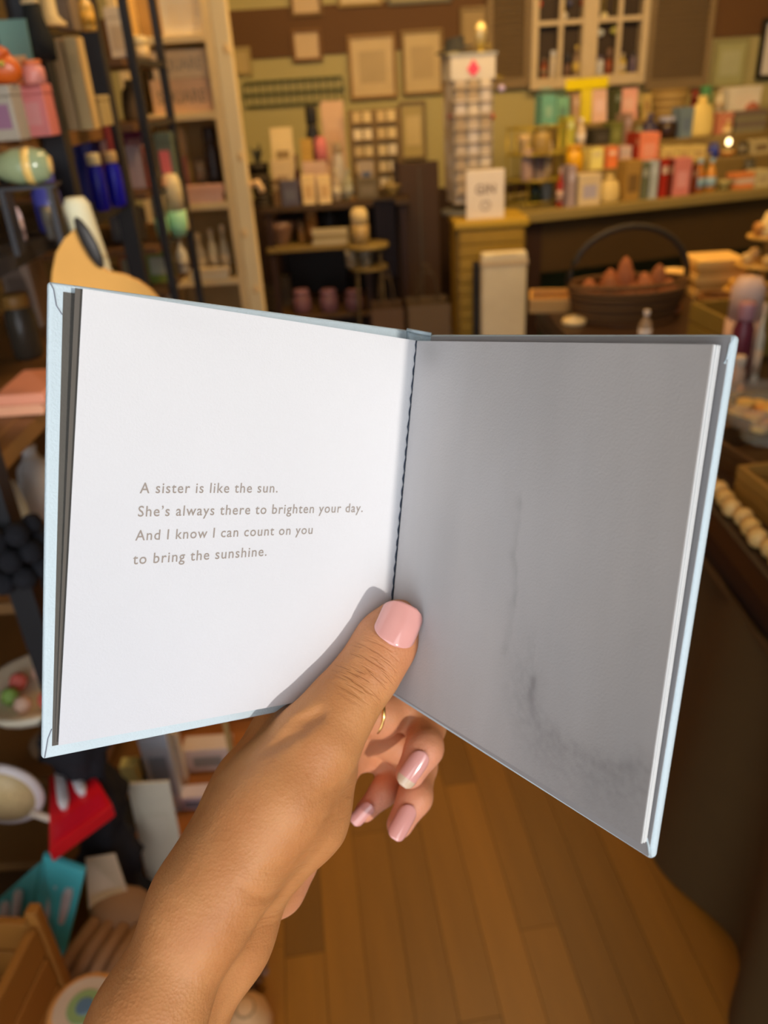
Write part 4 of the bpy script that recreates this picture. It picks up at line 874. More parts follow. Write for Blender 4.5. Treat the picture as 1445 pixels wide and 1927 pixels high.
for z in (0, s.h * .5, s.h): MB().tube([(-s.w / 2, -.012, z), (s.w / 2, -.012, z)], .006, 5).build('rail', mr, t)
for x in (-s.w / 2, s.w / 2): MB().box(x - .01, x + .01, -.012, 0, s.h * .4, s.h * .6).build('bracket', mr, t)
# shuttered window
def wall_rect(x0, y0, x1, y1, dy=0.): return pl(x0, (y0 + y1) / 2, YB - dy)[0], pl(x1, (y0 + y1) / 2, YB - dy)[0], zpl((x0 + x1) / 2, y1, YB - dy), zpl((x0 + x1) / 2, y0, YB - dy)
X0, X1, Z0, _ = wall_rect(998, -20, 1216, 163, .05); Z1 = 2.35
wn = thing('window_1', ((X0 + X1) / 2, YB, Z0), 0, 'x', 'x'); del wn['label']; del wn['category']; wn['kind'] = 'structure'
hw_ = (X1 - X0) / 2; H_ = Z1 - Z0; mf = M_((186, 142, 82)); 
for q in ((-hw_, hw_, 0, .045), (-hw_, hw_, H_ - .045, H_), (-hw_, -hw_ + .04, .0455, H_ - .0455), (hw_ - .04, hw_, .0455, H_ - .0455), (-.045, .045, .0455, H_ - .0455)): MB().box(q[0], q[1], -.09, -.0, q[2], q[3]).build('window_frame', mf, wn, bevel=.004)
for x in (-hw_ / 2, hw_ / 2): MB().box(x - .012, x + .012, -.085, -.06, .0455, H_ - .0455).build('muntin', mf, wn)
for z in (zpl(1060, 42, YB - .08) - Z0, zpl(1060, 42, YB - .08) - Z0 + .38): 
    for a, b in ((-hw_ + .041, -.046), (.046, hw_ - .041)): MB().box(a, b, -.083, -.062, z - .012, z + .012).build('muntin', mf, wn)
MB().box(-hw_ + .02, hw_ - .02, -.012, -.004, .02, H_ - .02).build('dark_backing', M_((46, 26, 10)), wn)
MB().box(-hw_ + .041, hw_ - .041, -.0595, -.013, .046, .058).build('sill', mf, wn)
rr = random.Random(11)
cols = (((170, 60, 20), 'red'), ((205, 170, 110), 'cream'), ((60, 44, 30), 'dark'), ((150, 110, 60), 'tan'), ((190, 160, 120), 'white'), ((120, 70, 40), 'brown'), ((200, 150, 40), 'golden'))
spots = [(1018, 110, 1030, 160), (1034, 95, 1048, 160), (1062, 100, 1074, 160), (1078, 85, 1092, 160), (1122, 105, 1136, 160), (1140, 90, 1152, 160), (1164, 100, 1178, 160), (1184, 98, 1198, 160)]
nm = ('red', 'cream', 'dark', 'tan', 'white', 'brown', 'golden', 'violet')
cc = ((140, 60, 25), (190, 150, 95), (58, 46, 34), (130, 90, 50), (200, 170, 125), (110, 70, 40), (190, 140, 50), (92, 66, 58))
for i, px in enumerate(spots): put(('bottle', 'jar', 'candle')[i % 3], 'window_ornament', px, YB - .048, Z0 + .0585, cc[i], cc[(i + 3) % 8], '%s ornament standing behind the window muntins' % nm[i], 'ornament', 'ornaments behind the shuttered window', .022)
for i, (px, py, c, n_) in enumerate(((1014, 8, (190, 55, 20), 'red'), (1062, 30, (220, 180, 120), 'pale glass'), (1072, 5, (70, 60, 60), 'dusky'), (1137, 30, (250, 200, 110), 'gold glass'), (1155, 58, (170, 140, 50), 'olive glass'), (1130, 62, (215, 190, 140), 'clear glass'), (1098, 5, (160, 60, 25), 'small red'))):
    p = pl(px, py, YB - .036); t = thing('hanging_bauble', (p[0], p[1], p[2]), 0, '%s bauble hanging behind the window frame' % n_, 'bauble'); MB().ball((0, 0, 0), .02, 10).build('globe', M_(c, .15), t, True); MB().tube([(0, 0, .02), (0, 0, 2.30 - p[2])], .0015, 5).build('string', gm, t)
msh = M_((120, 84, 40)); msh2 = M_((108, 74, 36))
for n_, (a, b) in enumerate(((916, 997), (1218, 1338))):
    X0, X1, Z0s, _ = wall_rect(a, 0, b, 166, .03); t = thing('shutter', ((X0 + X1) / 2, YB - .0125, Z0s), 0, ('taupe louvred shutter left of the window', 'taupe louvred shutter right of the window')[n_], 'shutter')
    w = (X1 - X0) / 2; H = 2.4 - Z0s
    for x in (-w, w - .035): MB().box(x, x + .035, -.035, 0, 0, H).build('stile', msh, t, bevel=.003)
    for z in (0, H - .06): MB().box(-w + .0355, w - .0355, -.033, -.002, z, z + .05).build('rail', msh, t)
    ns = int((H - .12) / .030)
    for i in range(ns):
        z = .055 + i * (H - .12) / ns; v = [(-w + .0355, -.030, z), (w - .0355, -.030, z), (w - .0355, -.006, z + .022), (-w + .0355, -.006, z + .022), (-w + .0355, -.026, z + .004 + .002), (w - .0355, -.026, z + .006), (w - .0355, -.004, z + .027), (-w + .0355, -.004, z + .027)]
        mesh_obj('slat', v, [(0, 1, 2, 3), (7, 6, 5, 4), (0, 4, 5, 1), (2, 6, 7, 3), (1, 5, 6, 2), (0, 3, 7, 4)], msh2, t)

for nm_, kd, px, c, c2, lab, ct_, y in (('dark_basket', 'basket', (476, 330, 508, 386), (40, 26, 10), (54, 36, 16), 'small dark basket at the front left corner of the display table', 'basket', .02),
    ('maroon_bottle', 'bottle', (554, 290, 566, 384), (70, 22, 14), (90, 40, 24), 'maroon bottle between the clock card and ochre box', 'bottle', .12),
    ('white_jar', 'jar', (626, 268, 650, 384), (176, 140, 90), (150, 110, 60), 'pale jar behind the clear bottle on the display table', 'jar', .2),
    ('brown_votive', 'candle', (655, 372, 672, 384), (120, 76, 26), (90, 50, 16), 'tiny brown votive at the front edge of the display table', 'candle', .01)):
    mput(kd, nm_, px, c, c2, lab, ct_, y, dep=.05)
for nm_, kd, px, c, c2, lab, ct_, y, z in (('amber_jar', 'jar', (558, 415, 572, 456), (110, 66, 22), (84, 50, 18), 'narrow amber jar between shell bowl and brown candle', 'jar', .05, zs1),
    ('dim_basket', 'basket', (496, 540, 524, 590), (56, 34, 12), (44, 26, 8), 'dim little basket at the left of the bottom shelf', 'basket', .1, zs2)):
    sput(kd, nm_, px, c, c2, lab, ct_, z, y)
# ================================================================ black metal shelving on the left
ZONE = 'mid'
XS = -.575
mb_ = mat('black_metal', (.030, .030, .034), .45, .2, .1, 20); mw_ = M_((92, 55, 20), .5, 'mid')
def pX(px, py, X=XS): return atX(px, py, X)
sh = thing('black_shelf_unit', (-.80, 1.6, 0), 0, 'tall black metal shelf unit with brown wooden boards on the left', 'shelf')
def sb(x0, x1, y0, y1, z0, z1): return MB().box(x0 + .80, x1 + .80, y0 - 1.6, y1 - 1.6, z0, z1)
for y, nm_ in ((1.11, 0), (1.635, 1), (2.09, 2)):
    for x in ((XS - .02, XS + .016, XS - .008)[nm_], -1.20): sb(x - .02, x + .02, y - .02, y + .02, 0, 2.25).build('post', mb_, sh, bevel=.002)
LV = dict(a=1.45, b=1.29, c=1.03, d=.76, e=.36, f=.12)
for k, z in LV.items():
    y0, y1 = (1.131 if k != 'a' else .75), 2.069
    if k in 'b': y0 = 1.2
    sb(-1.179, XS - .0405, y0, y1, z - .022, z).build('shelf_board', mw_ if k != 'b' else mb_, sh, bevel=.002)
    sb(XS - .040, XS - .020 + .012, y0, y1, z - .030, z - .002).build('front_rail', mb_ if k in 'bf' else mw_, sh)
sb(-1.21, -1.20, 1.12, 2.08, .0, 2.2).build('back_panel', M_((40, 26, 14), .7, 'mid'), sh)
zu_ = zpl(150, 66, 2.0)
sb(-1.179, XS - .0405, 1.656, 2.069, zu_ - .03, zu_).build('shelf_board', mb_, sh)
def lput(kind, name, px, Y, z, c, c2, label, cat, dep=.08, turn=0., group=None, zn='mid'):
    global ZONE
    o_ = ZONE; ZONE = zn; t = put(kind, name, px, Y, z, c, c2, label, cat, group, dep, 0, 0, turn); ZONE = o_; return t
# top board
lput('box', 'pink_gift_box', (26, 158, 84, 236), 1.50, 1.45, (250, 140, 126), (252, 160, 144), 'salmon pink gift box on the top brown board of the black shelf', 'box', .05, 0, None, 'front')
lput('box', 'silver_pack', (-22, 160, 24, 245), 1.40, 1.45, (128, 112, 92), (110, 70, 82), 'silver grey pack with mauve stripe at the left picture edge', 'pack', .05, 0, None, 'front')
zt2 = zpl(60, 158, 1.44)
t = lput('jar', 'copper_tin', (30, 112, 74, 160), 1.46, zt2, (200, 120, 100), (205, 105, 55), 'shiny copper pink tin lying on top of the salmon pink box', 'tin', .05, 0, None, 'front')
s = Spot(-20, 78, 40, 160, 1.40, None, .05); lt = thing('leather_pouch', (s.loc[0] - .035, 1.43, zpl(0, 160, 1.40)), 0, 'rust orange leather pouch folded over the silver pack', 'pouch')
z_ = zpl(0, 160, 1.40); q = MB().ball((0, 0, 0), 1, 16); mesh_obj('pouch_body', [(x * .044 - z * .018, y * .02, (z + 1) * .030) for x, y, z in q.v], q.f, M_((165, 68, 12), .35, 'front'), lt, True)
mesh_obj('flap', [(x * .042 - .006, y * .021 - .004, (z + 1) * .016 + .026) for x, y, z in q.v], q.f, M_((150, 58, 10), .35, 'front'), lt, True); MB().ball((.026, -.022, .028), .005, 8).build('brass_snap', gm, lt, True)
lput('card', 'teal_picture', (-25, 32, 34, 100), 1.50, 1.45, (96, 120, 100), (250, 180, 110), 'teal card with an orange tulip shape at the left edge', 'card', .06, 0, None, 'front')
for i, (px, c, lab, tn) in enumerate((((83, 112, 108, 233), (214, 168, 134), 'pinkish white book spine, left of the two tall cream books', .0), ((103, 72, 130, 230), (226, 184, 124), 'tall cream book standing left on the top board', .0), ((132, 68, 158, 228), (208, 170, 108), 'tall cream book standing right on the top board', .0))):
    lput('book', 'book', px, 1.70, 1.45, c, tuple(int(v * .9) for v in c), lab, 'book', .045, 0, None, 'front')
lput('box', 'tan_carton', (158, 180, 188, 222), 1.84, 1.45, (140, 112, 64), (120, 92, 50), 'small tan carton at the far end of the top board', 'box', .08)
s = Spot(72, -60, 98, 95, 1.75); t = thing('cream_lamp_stand', (s.loc[0] , 1.76, zu_), 0, 'cream fluted column glowing behind the black post', 'ornament')
MB().lathe([(.022, 0), (.026, .01), (.017, .02), (.017, .30), (.024, .31), (.024, .33)], 14).build('column', M_((222, 180, 112), .5, 'mid'), t, True); MB().lathe([(.03, -.0), (.03, .008)], 14).build('base', M_((200, 160, 100), .5, 'mid'), t, True)
lput('box', 'taupe_block', (100, -30, 132, 60), 1.86, zu_, (98, 76, 52), (110, 86, 60), 'taupe block on the upper black shelf', 'box', .06)
lput('bottle', 'gold_vase', (138, -30, 168, 58), 1.90, zu_, (170, 122, 50), (190, 130, 40), 'gold vase on the upper black shelf beside the taupe block', 'vase', .05)
s = Spot(52, -10, 86, 116, 1.58); t = thing('black_tassel', (s.loc[0] + .0, 1.575, s.z0), 0, 'black tassel hanging on the second post of the shelf unit', 'tassel')
MB().lathe([(.024, 0), (.026, .03), (.018, s.h * .6), (.012, s.h * .9), (.004, s.h)], 12).build('threads', M_((20, 18, 12), .9, 'mid'), t, True); MB().lathe([(.014, s.h * .86), (.016, s.h * .9), (.013, s.h * .94)], 10).build('knot', M_((190, 150, 90), .4, 'mid'), t, True)
# board b: vases
s = Spot(-20, 272, 84, 352, 1.32); zvs = float(s.z0); vl = thing('lying_vase', (s.loc[0], 1.34, zvs), .15, 'glossy sea green and cream vase lying on its side at the left edge', 'vase')
r_ = s.h * .5 * .9; L_ = s.w
q = MB().lathe([(r_ * .45, 0), (r_ * .8, L_ * .06), (r_, L_ * .3), (r_ * .98, L_ * .6), (r_ * .75, L_ * .85), (r_ * .45, L_ * .95), (r_ * .5, L_)], 24); rot = lambda v: [(L_ / 2 - z, y, x + r_ * 1.02) for x, y, z in v]
mesh_obj('vase_body', rot(q.v), q.f, M_((120, 122, 84), .15, 'front'), vl, True)
q = MB().lathe([(r_ * 1.012, L_ * .3), (r_ * 1.015, L_ * .45)], 24); mesh_obj('gold_band', rot(q.v), q.f, M_((200, 155, 80), .2, 'front'), vl, True)
q = MB().lathe([(r_ * .46, -.002), (r_ * .56, .004), (r_ * .8, L_ * .055)], 24); mesh_obj('rim', rot(q.v), q.f, M_((190, 150, 84), .2, 'front'), vl, True)
for x in (-.04, .03): MB().box(x, x + .008, -.02, .03, LV['b'] - zvs, -.0005).build('stand_leg', mb_, vl)
MB().box(-.05, .045, -.025, .035, -.004, .0).build('stand_plate', mb_, vl)
zb_ = LV['b']
lput('jar', 'blue_cone_vase', (48, 328, 104, 440), 1.52, zb_, (52, 46, 84), (66, 58, 100), 'dusky blue cone shaped vase behind the lying vase', 'vase', .07)
lput('bottle', 'pink_bottle', (-2, 362, 28, 446), 1.44, zb_, (150, 120, 104), (120, 90, 70), 'pale pink bottle below the lying vase', 'bottle', .05)
lput('mug', 'smoky_glass', (70, 392, 92, 446), 1.44, zb_, (80, 68, 50), (100, 86, 62), 'smoky glass tumbler left, on the black shelf', 'glass', .05)
lput('mug', 'smoky_glass', (94, 390, 118, 444), 1.45, zb_, (86, 78, 56), (110, 96, 70), 'smoky glass tumbler right, against the black post', 'glass', .05)
lput('jar', 'royal_blue_jar', (158, 290, 190, 366), 1.80, zb_, (16, 12, 90), (230, 190, 120), 'royal blue jar with gold lid, left of two', 'jar', .05)
lput('jar', 'royal_blue_jar', (190, 286, 222, 362), 1.86, zb_, (18, 14, 104), (150, 110, 60), 'royal blue jar with bronze lid, right of two', 'jar', .05)
lput('book', 'book', (130, 246, 152, 366), 1.98, zb_, (30, 32, 84), (60, 50, 70), 'navy book standing behind the royal blue jars', 'book', .06)
lput('book', 'book', (153, 242, 180, 364), 1.99, zb_, (48, 38, 84), (70, 60, 90), 'purple book standing behind the royal blue jars', 'book', .06)
lput('book', 'book', (190, 238, 210, 362), 2.02, zb_, (96, 28, 30), (130, 90, 70), 'wine red book standing behind the right blue jar', 'book', .04)
# wire-like pen tag and kraft shape in front
s = Spot(148, 372, 202, 520, 1.30); pn = thing('cream_scroll', (s.loc[0] - .012, 1.32, LV['c']), 0, 'cream patterned scroll leaning against the kraft shape', 'scroll')
hh = s.z1 - LV['c']
q = MB().lathe([(.016, 0), (.020, hh * .3), (.022, hh * .7), (.020, hh * .97), (.014, hh)], 14); mesh_obj('paper_tube', [(x - (z - hh) * .10 - .01, y, z) for x, y, z in q.v], q.f, M_((210, 182, 126), .6, 'mid'), pn, True)
q = MB().lathe([(.0215, hh * .72), (.0225, hh * .75)], 14); mesh_obj('ribbon', [(x - (z - hh) * .10 - .01, y, z) for x, y, z in q.v], q.f, M_((150, 124, 80), .6, 'mid'), pn, True)
YK = 1.18
out = [(98, 640), (97, 540), (99, 510), (106, 475), (122, 448), (142, 430), (160, 424), (166, 440), (172, 470), (186, 498), (205, 510), (235, 516), (262, 528), (285, 545), (300, 562), (310, 640)]
pp = [pl(x, y, YK) for x, y in out]; zk = LV['c'] + .0; kx = pp[0][0]
pts = [(p[0], p[2]) for p in pp[1:-1]]; pts = [(pts[0][0], zk + .001)] + pts + [(pts[-1][0] + .0, zk + .001)]
kt = thing('kraft_display', (0, YK, 0), 0, 'tan kraft card shape curving up behind the top left corner of the book', 'card display')
MB().prism(pts, -.004, .004).build('kraft_sheet', M_((204, 140, 62), .7, 'front'), kt, bevel=.0015); 
x0k, x1k = pts[0][0], pts[-1][0]; MB().box(x0k, x1k, -.05, .05, zk - .006, zk).build('foot', M_((180, 120, 50), .7, 'mid'), kt)
MB().box(x1k - .03, x1k - .02, -.01, .0, 0, zk - .007).build('support_post', M_((120, 80, 34), .7, 'mid'), kt); MB().box(x1k - .12, x1k + .02, -.07, .07, 0, .012).build('floor_plate', M_((120, 80, 34), .7, 'mid'), kt)
q = MB().ball((0, 0, 0), 1, 12); p = pl(162, 448, 1.16); mesh_obj('black_clasp', [(x * .011 + p[0] + .0 - z * .010, y * .006 - .012, p[2] + z * .036 - .008) for x, y, z in q.v], q.f, M_((30, 22, 14), .4, 'mid'), kt, True)
# ---------------- second, slimmer ladder shelf
ls = thing('ladder_shelf', (-.80, 2.6, 0), 0, 'slim black ladder shelf standing beyond the black shelf unit', 'shelf')
def s2(x0, x1, y0, y1, z0, z1): return MB().box(x0 + .80, x1 + .80, y0 - 2.6, y1 - 2.6, z0, z1)
for y in (2.43, 2.79):
    for x in (XS - .01, -1.0): s2(x - .011, x + .011, y - .011, y + .011, 0, 2.2).build('post', mb_, ls)
for z in (zpl(275, 112, 2.6), zpl(300, 225, 2.6), zpl(300, 345, 2.6), zpl(320, 440, 2.6), .80, .45, .15):
    s2(-.988, XS - .022, 2.36, 2.86, z - .018, z).build('shelf_board', M_((78, 48, 22), .6, 'mid'), ls); s2(XS - .018, XS - .002, 2.442, 2.778, z - .016, z - .002).build('rung', mb_, ls)
za, zb2, zc2, zd2 = zpl(275, 112, 2.6), zpl(300, 225, 2.6), zpl(300, 345, 2.6), zpl(320, 440, 2.6)
lput('book', 'book', (234, 240, 280, 346), 2.60, zc2, (118, 34, 52), (170, 110, 90), 'magenta topped book on the ladder shelf', 'book', .05)
lput('book', 'book', (238, 274, 270, 347), 2.48, zc2, (170, 130, 104), (190, 150, 120), 'dusty pink thick book in front of the magenta one', 'book', .05)
lput('book', 'book', (272, 276, 284, 346), 2.48, zc2, (196, 84, 40), (200, 120, 80), 'narrow orange book beside the dusty pink book', 'book', .05)
lput('box', 'teal_tin', (294, 250, 326, 346), 2.56, zc2, (62, 66, 48), (150, 70, 60), 'grey teal tin with red base on the ladder shelf', 'tin', .05)
def twotone(px, Y, z, label):
    s = Spot(*px, Y, z, .06); t = thing('two_tone_pot', (s.loc[0], Y + .03, z), 0, label, 'pot'); w, h = s.w / 2, s.h
    MB().lathe([(w * .7, 0), (w * .95, h * .15), (w, h * .42)], 18).build('mint_base', M_((120, 150, 100), .4, 'mid'), t, True); MB().lathe([(w * .99, h * .425), (w * .95, h * .8), (w * .7, h * .98), (w * .3, h)], 18).build('cream_top', M_((226, 188, 122), .4, 'mid'), t, True)
twotone((280, 350, 306, 428), 2.46, zd2, 'small cream and mint green pot on the ladder shelf')
twotone((303, 328, 342, 425), 2.52, zd2, 'larger cream and mint green pot on the ladder shelf')
lput('box', 'kraft_envelope', (322, 396, 352, 452), 2.66, zd2, (150, 112, 70), (170, 70, 50), 'kraft envelope with red seal right of the mint pots', 'envelope', .03)
lput('box', 'grey_carton', (205, 392, 262, 445), 2.50, zd2, (96, 82, 66), (110, 96, 76), 'grey box left of the mint pots', 'box', .06)
ze2 = .80 + .0
zz = zpl(300, 520, 2.6); s2(-.988, XS - .022, 2.36, 2.86, zz - .018, zz).build('shelf_board', M_((60, 38, 18), .6, 'mid'), ls)
lput('box', 'lime_carton', (272, 458, 318, 524), 2.5, zz, (104, 104, 30), (150, 130, 90), 'lime green carton with pale label on the ladder shelf', 'box', .06)
lput('box', 'orange_carton', (222, 462, 250, 524), 2.5, zz, (150, 72, 24), (130, 100, 60), 'rust orange carton left of the lime carton', 'box', .06)
lput('bottle', 'white_bottle', (326, 450, 350, 522), 2.62, zz, (150, 130, 98), (130, 110, 80), 'milky bottle right of the lime carton', 'bottle', .05)
lput('box', 'cream_box', (290, 540, 330, 600), 2.5, .80 if False else zpl(310, 600, 2.5), (190, 156, 112), (170, 136, 92), 'cream box below the lime carton', 'box', .06)
lput('sack', 'dried_flowers', (222, 150, 262, 228), 2.6, zb2, (72, 50, 24), (90, 66, 34), 'dark dried bundle on the ladder shelf', 'bundle', .06)
lput('candle', 'shade_lamp', (240, 66, 276, 112), 2.56, za, (196, 160, 100), (180, 140, 84), 'cream shade on the upper board of the ladder shelf', 'lamp', .06)
lput('box', 'white_carton', (202, 12, 240, 112), 2.62, za, (170, 142, 104), (150, 120, 82), 'white carton at the top of the ladder shelf', 'box', .06)
# ---------------- white wall shelf with lettered blocks, and the white post
YW = 3.25; xw0, xw1 = pl(255, 300, YW)[0], pl(432, 300, YW)[0]
wu = thing('white_shelf_unit', (0, YW, 0), 0, 'cream painted open shelf unit behind the black ladder shelf', 'shelf')
m_wh = M_((212, 172, 108), .5, 'mid'); WZ = [zpl(360, y, YW) for y in (64, 212, 384, 528)] + [.45, .12]
for x in (xw0, xw1 - .03): MB().box(x, x + .03, 0, .30, 0, 2.2).build('side_panel', m_wh, wu)
for z in WZ: MB().box(xw0 + .0305, xw1 - .0305, .0, .29, z - .025, z).build('shelf_board', m_wh, wu, bevel=.002)
MB().box(xw0 + .0305, xw1 - .0305, .291, .30, .05, 2.15).build('back_panel', M_((120, 88, 44), .6, 'mid'), wu)
wp = thing('white_post', (0, 3.0, 0), 0, 'tall cream painted wooden post with knots between shelves and display table', 'post')
xa, xb = pl(404, 100, 3.0)[0], pl(437, 100, 3.0)[0]
MB().box(xa, xb, 0, .05, 0, 2.69).build('timber', M_((214, 174, 110), .6, 'mid', bump=.3, bscale=30, mapping=(1, 1, .2)), wp, bevel=.006)
for z in (1.62, 1.30, 1.05, .85): MB().ball(((xa + xb) / 2 + .012 * math.sin(z * 40), -.0, z), .012, 10, 1, .25, 1.5).build('knot', M_((196, 150, 86), .6, 'mid'), wp, True)
MB().tube([(xb - .002, .02, zpl(480, 350, 3.0)), (xb + .03, .01, zpl(480, 350, 3.0) + .01), (xb + .045, 0, zpl(480, 350, 3.0) - .02)], .012, 8).build('peg', M_((170, 128, 76), .6, 'mid'), wp, True)
def block(px, Y, z, c, ct, body, label):
    s = Spot(*px, Y, z, .05); t = thing('lettered_block', (s.loc[0], Y + .03, z), 0, label, 'block'); MB().box(-s.w / 2, s.w / 2, -.025, .025, 0, s.h).build('block_body', M_(c, .6, 'mid'), t, bevel=.004)
    tv, tf = text_mesh(body, 1.0, .02); k = s.w * .80 / (tv[:, 0].max() - tv[:, 0].min()); xm = (tv[:, 0].max() + tv[:, 0].min()) / 2
    mesh_obj('lettering', [((x - xm) * k, -.0256, s.h * .30 + y * k * 1.25) for x, y, zz in tv], tf, M_(ct, .6, 'mid'), t)
block((284, 148, 398, 212), YW + .03, WZ[1], (196, 146, 96), (120, 90, 58), 'SQUARE', 'pinkish tan block lettered SQUARE on the cream shelf, lower of two')
zB = Spot(284, 148, 398, 212, YW + .03, WZ[1]).h + WZ[1]
block((284, 92, 390, 150), YW + .03, zB, (208, 166, 110), (130, 104, 70), 'SQUARE', 'white block lettered SQUARE stacked upon the tan block')
lput('box', 'white_crate', (300, -30, 380, 64), YW + .05, WZ[0], (212, 184, 140), (200, 170, 124), 'large white box on the top of the cream shelf', 'box', .12)
lput('mug', 'dark_cup', (366, 300, 388, 384), YW + .04, WZ[2], (60, 44, 30), (96, 74, 50), 'dark cup at the left of the coffee set', 'cup', .05)
lput('jar', 'coffee_maker', (384, 240, 414, 384), YW + .10, WZ[2], (52, 38, 26), (44, 32, 22), 'black coffee maker on the cream shelf', 'coffee maker', .06)
lput('stack', 'pink_cards', (346, 348, 420, 384), YW + .002, WZ[2], (206, 150, 112), (196, 138, 100), 'pink card boxes piled in front of the coffee maker', 'boxes', .03)
lput('book', 'book', (338, 296, 350, 384), YW + .06, WZ[2], (190, 110, 90), (180, 120, 90), 'rose pink book at the left of the cream shelf', 'book', .08)
lput('candle', 'cream_candle', (340, 240, 358, 384), YW + .16, WZ[2], (190, 146, 86), (160, 120, 64), 'slim cream candle behind the rose pink book', 'candle', .05)
for i, x in enumerate((366, 390, 412)): lput('bottle', 'glass_bottle', (x, 440 - i * 8, x + 20, 528), YW + .05 + .03 * (i % 2), WZ[3], ((150, 124, 84), (176, 148, 100), (140, 118, 80))[i], (180, 146, 96), ('grey glass bottle on the lower cream shelf, nearest the ladder', 'cream glass bottle on the lower cream shelf, middle of three', 'grey green bottle on the lower cream shelf, against the white post')[i], 'bottle', .04)
lput('stack', 'folded_towels', (356, 505, 430, 528), YW + .0, WZ[3], (196, 166, 118), (180, 148, 100), 'cream towels folded in front of the glass bottles', 'towels', .04)
# ---------------- lower left: packs near the floor
ZONE = 'near'
m_lace = mat('black_knit', (.016, .016, .022), .9, 0, .3, 300, .8, 400)
t = thing('black_scarf', (XS - .02, 1.11, 0), 0, 'black knitted scarf hanging down the near post of the shelf unit', 'scarf')
zA, zB_ = atX(165, 1395, XS)[2], atX(250, 1690, XS)[2]
v = []; f = []; n = 24; ml = 20
for j in range(n + 1):
    z = zA + .06 + (zB_ - zA - .06) * j / n; r0 = .050 + .010 * math.sin(j * .8) + .004 * math.sin(j * 2.7)
    for i in range(ml): a = 2 * PI * i / ml; r = r0 * (1 + .16 * math.sin(a * 5 + j * .5)); v.append((r * math.cos(a), r * math.sin(a) * .9, z))
for j in range(n):
    for i in range(ml): f.append((j * ml + i, (j + 1) * ml + i, (j + 1) * ml + (i + 1) % ml, j * ml + (i + 1) % ml))
mesh_obj('knitted_tube', v, f, m_lace, t, True)
fr = MB()
for i in range(14): a = i * .45; fr.tube([(.034 * math.cos(a), .032 * math.sin(a), zB_), (.04 * math.cos(a), .038 * math.sin(a), zB_ - .05)], .003, 4)
fr.build('fringe', m_lace, t)
t['kind'] = 'thing'
t = thing('black_garland', (XS - .02, 1.11, 0), 0, 'black pompom garland wound round the near post above the book edge', 'garland')
zg = atX(30, 1080, XS)[2]; rr = random.Random(4)
for i in range(26): a = i * .75; MB().ball((.045 * math.cos(a), .04 * math.sin(a), zg - .05 + .0045 * i), .016 + .005 * rr.random(), 8).build('pompom', m_lace, t, True)
def bpx(kind, name, px, Y, z, c, c2, label, cat, dep=.06, turn=0.): return lput(kind, name, px, Y, z, c, c2, label, cat, dep, turn, None, 'near')
def blister(px, Y, z, c, c2, pens, label, cat, tilt=.9, turn=.5):       # flat pack with pale inserts lying back
    s = Spot(*px, Y, None, .01); t = thing('gift_pack', (s.loc[0], Y + .02, z), turn, label, cat); w, h = s.w / 2, s.h * 1.15; cs, sn = math.cos(tilt), math.sin(tilt)
    T = lambda v: [(x, y * cs + zz * sn, zz * cs - y * sn + .012 * sn) for x, y, zz in v]
    a, f = boxv(-w, w, -.012, .0, 0, h); mesh_obj('tray', T(a), f, M_(c, .3), t, bevel=.003)
    a, f = boxv(-w * .85, w * .85, -.015, -.0125, h * .08, h * .34); mesh_obj('label_panel', T(a), f, M_(c2, .3), t)
    for i in range(pens):
        x = -w * .45 + w * .9 * i / max(1, pens - 1); q = MB().lathe([(w * .16, 0), (w * .19, h * .02), (w * .19, h * .38), (w * .1, h * .42), (w * .1, h * .5)], 10); mesh_obj('tube', T([(a_ + x, b_ - .016, c_ + h * .40) for a_, b_, c_ in q.v]), q.f, M_((190, 180, 178), .3), t, True)
    return t
def qpack(P, th, c, c2, tubes, label, cat='gift pack', name='gift_pack', zn='near'):     # P: world corners TL, TR, BR, BL; tubes: (u, v0, v1, half width)
    P = [np.array(p, float) for p in P]; o = (P[2] + P[3]) / 2; n = np.cross(P[1] - P[0], P[3] - P[0]); n /= -np.linalg.norm(n)
    if n @ (C - o) < 0: n = -n
    t = thing(name, o, 0, label, cat); B = lambda u, v, k=0.: (P[0] * (1 - u) + P[1] * u) * (1 - v) + (P[3] * (1 - u) + P[2] * u) * v + n * k - o
    def plate(u0, u1, v0, v1, k0, k1, nm, m, bev=0): 
        V = [B(u0, v0, k0), B(u1, v0, k0), B(u1, v1, k0), B(u0, v1, k0), B(u0, v0, k1), B(u1, v0, k1), B(u1, v1, k1), B(u0, v1, k1)]
        mesh_obj(nm, V, [(0, 3, 2, 1), (4, 5, 6, 7), (0, 1, 5, 4), (1, 2, 6, 5), (2, 3, 7, 6), (3, 0, 4, 7)], m, t, bevel=bev)
    plate(0, 1, 0, 1, -th, 0, 'tray', M_(c, .35, zn), .002)
    if c2: plate(.08, .92, .72, .94, .0005, .002, 'label_panel', M_(c2, .35, zn))
    for (u, v0, v1, r) in tubes: MB().tube([B(u, v0, r * .6), B(u, v0 + .06, r * .6), B(u, v1 - .1, r * .6), B(u, v1, r * .6)], [r * .7, r, r, r * .55], 10).build('tube', M_((196, 186, 184), .3, zn), t, True)
    return t
zr = LV['e'] + .03
qpack([atZ(x, y, zr) for x, y in ((92, 1462), (158, 1426), (212, 1515), (92, 1602))], .028, (186, 6, 28), (205, 20, 45), ((.30, .05, .62, .010), (.66, .04, .60, .010)), 'red pack with two pale tubes lying on the low shelf')
def lean(pts, z, dy, back=.0):      # two lower corners on the plane z, the upper ones dy farther back
    bl, br = atZ(*pts[3], z), atZ(*pts[2], z); Yt = (bl[1] + br[1]) / 2 + dy
    return [atY(*pts[0], Yt), atY(*pts[1], Yt), br, bl]
zf_ = LV['f'] + .004
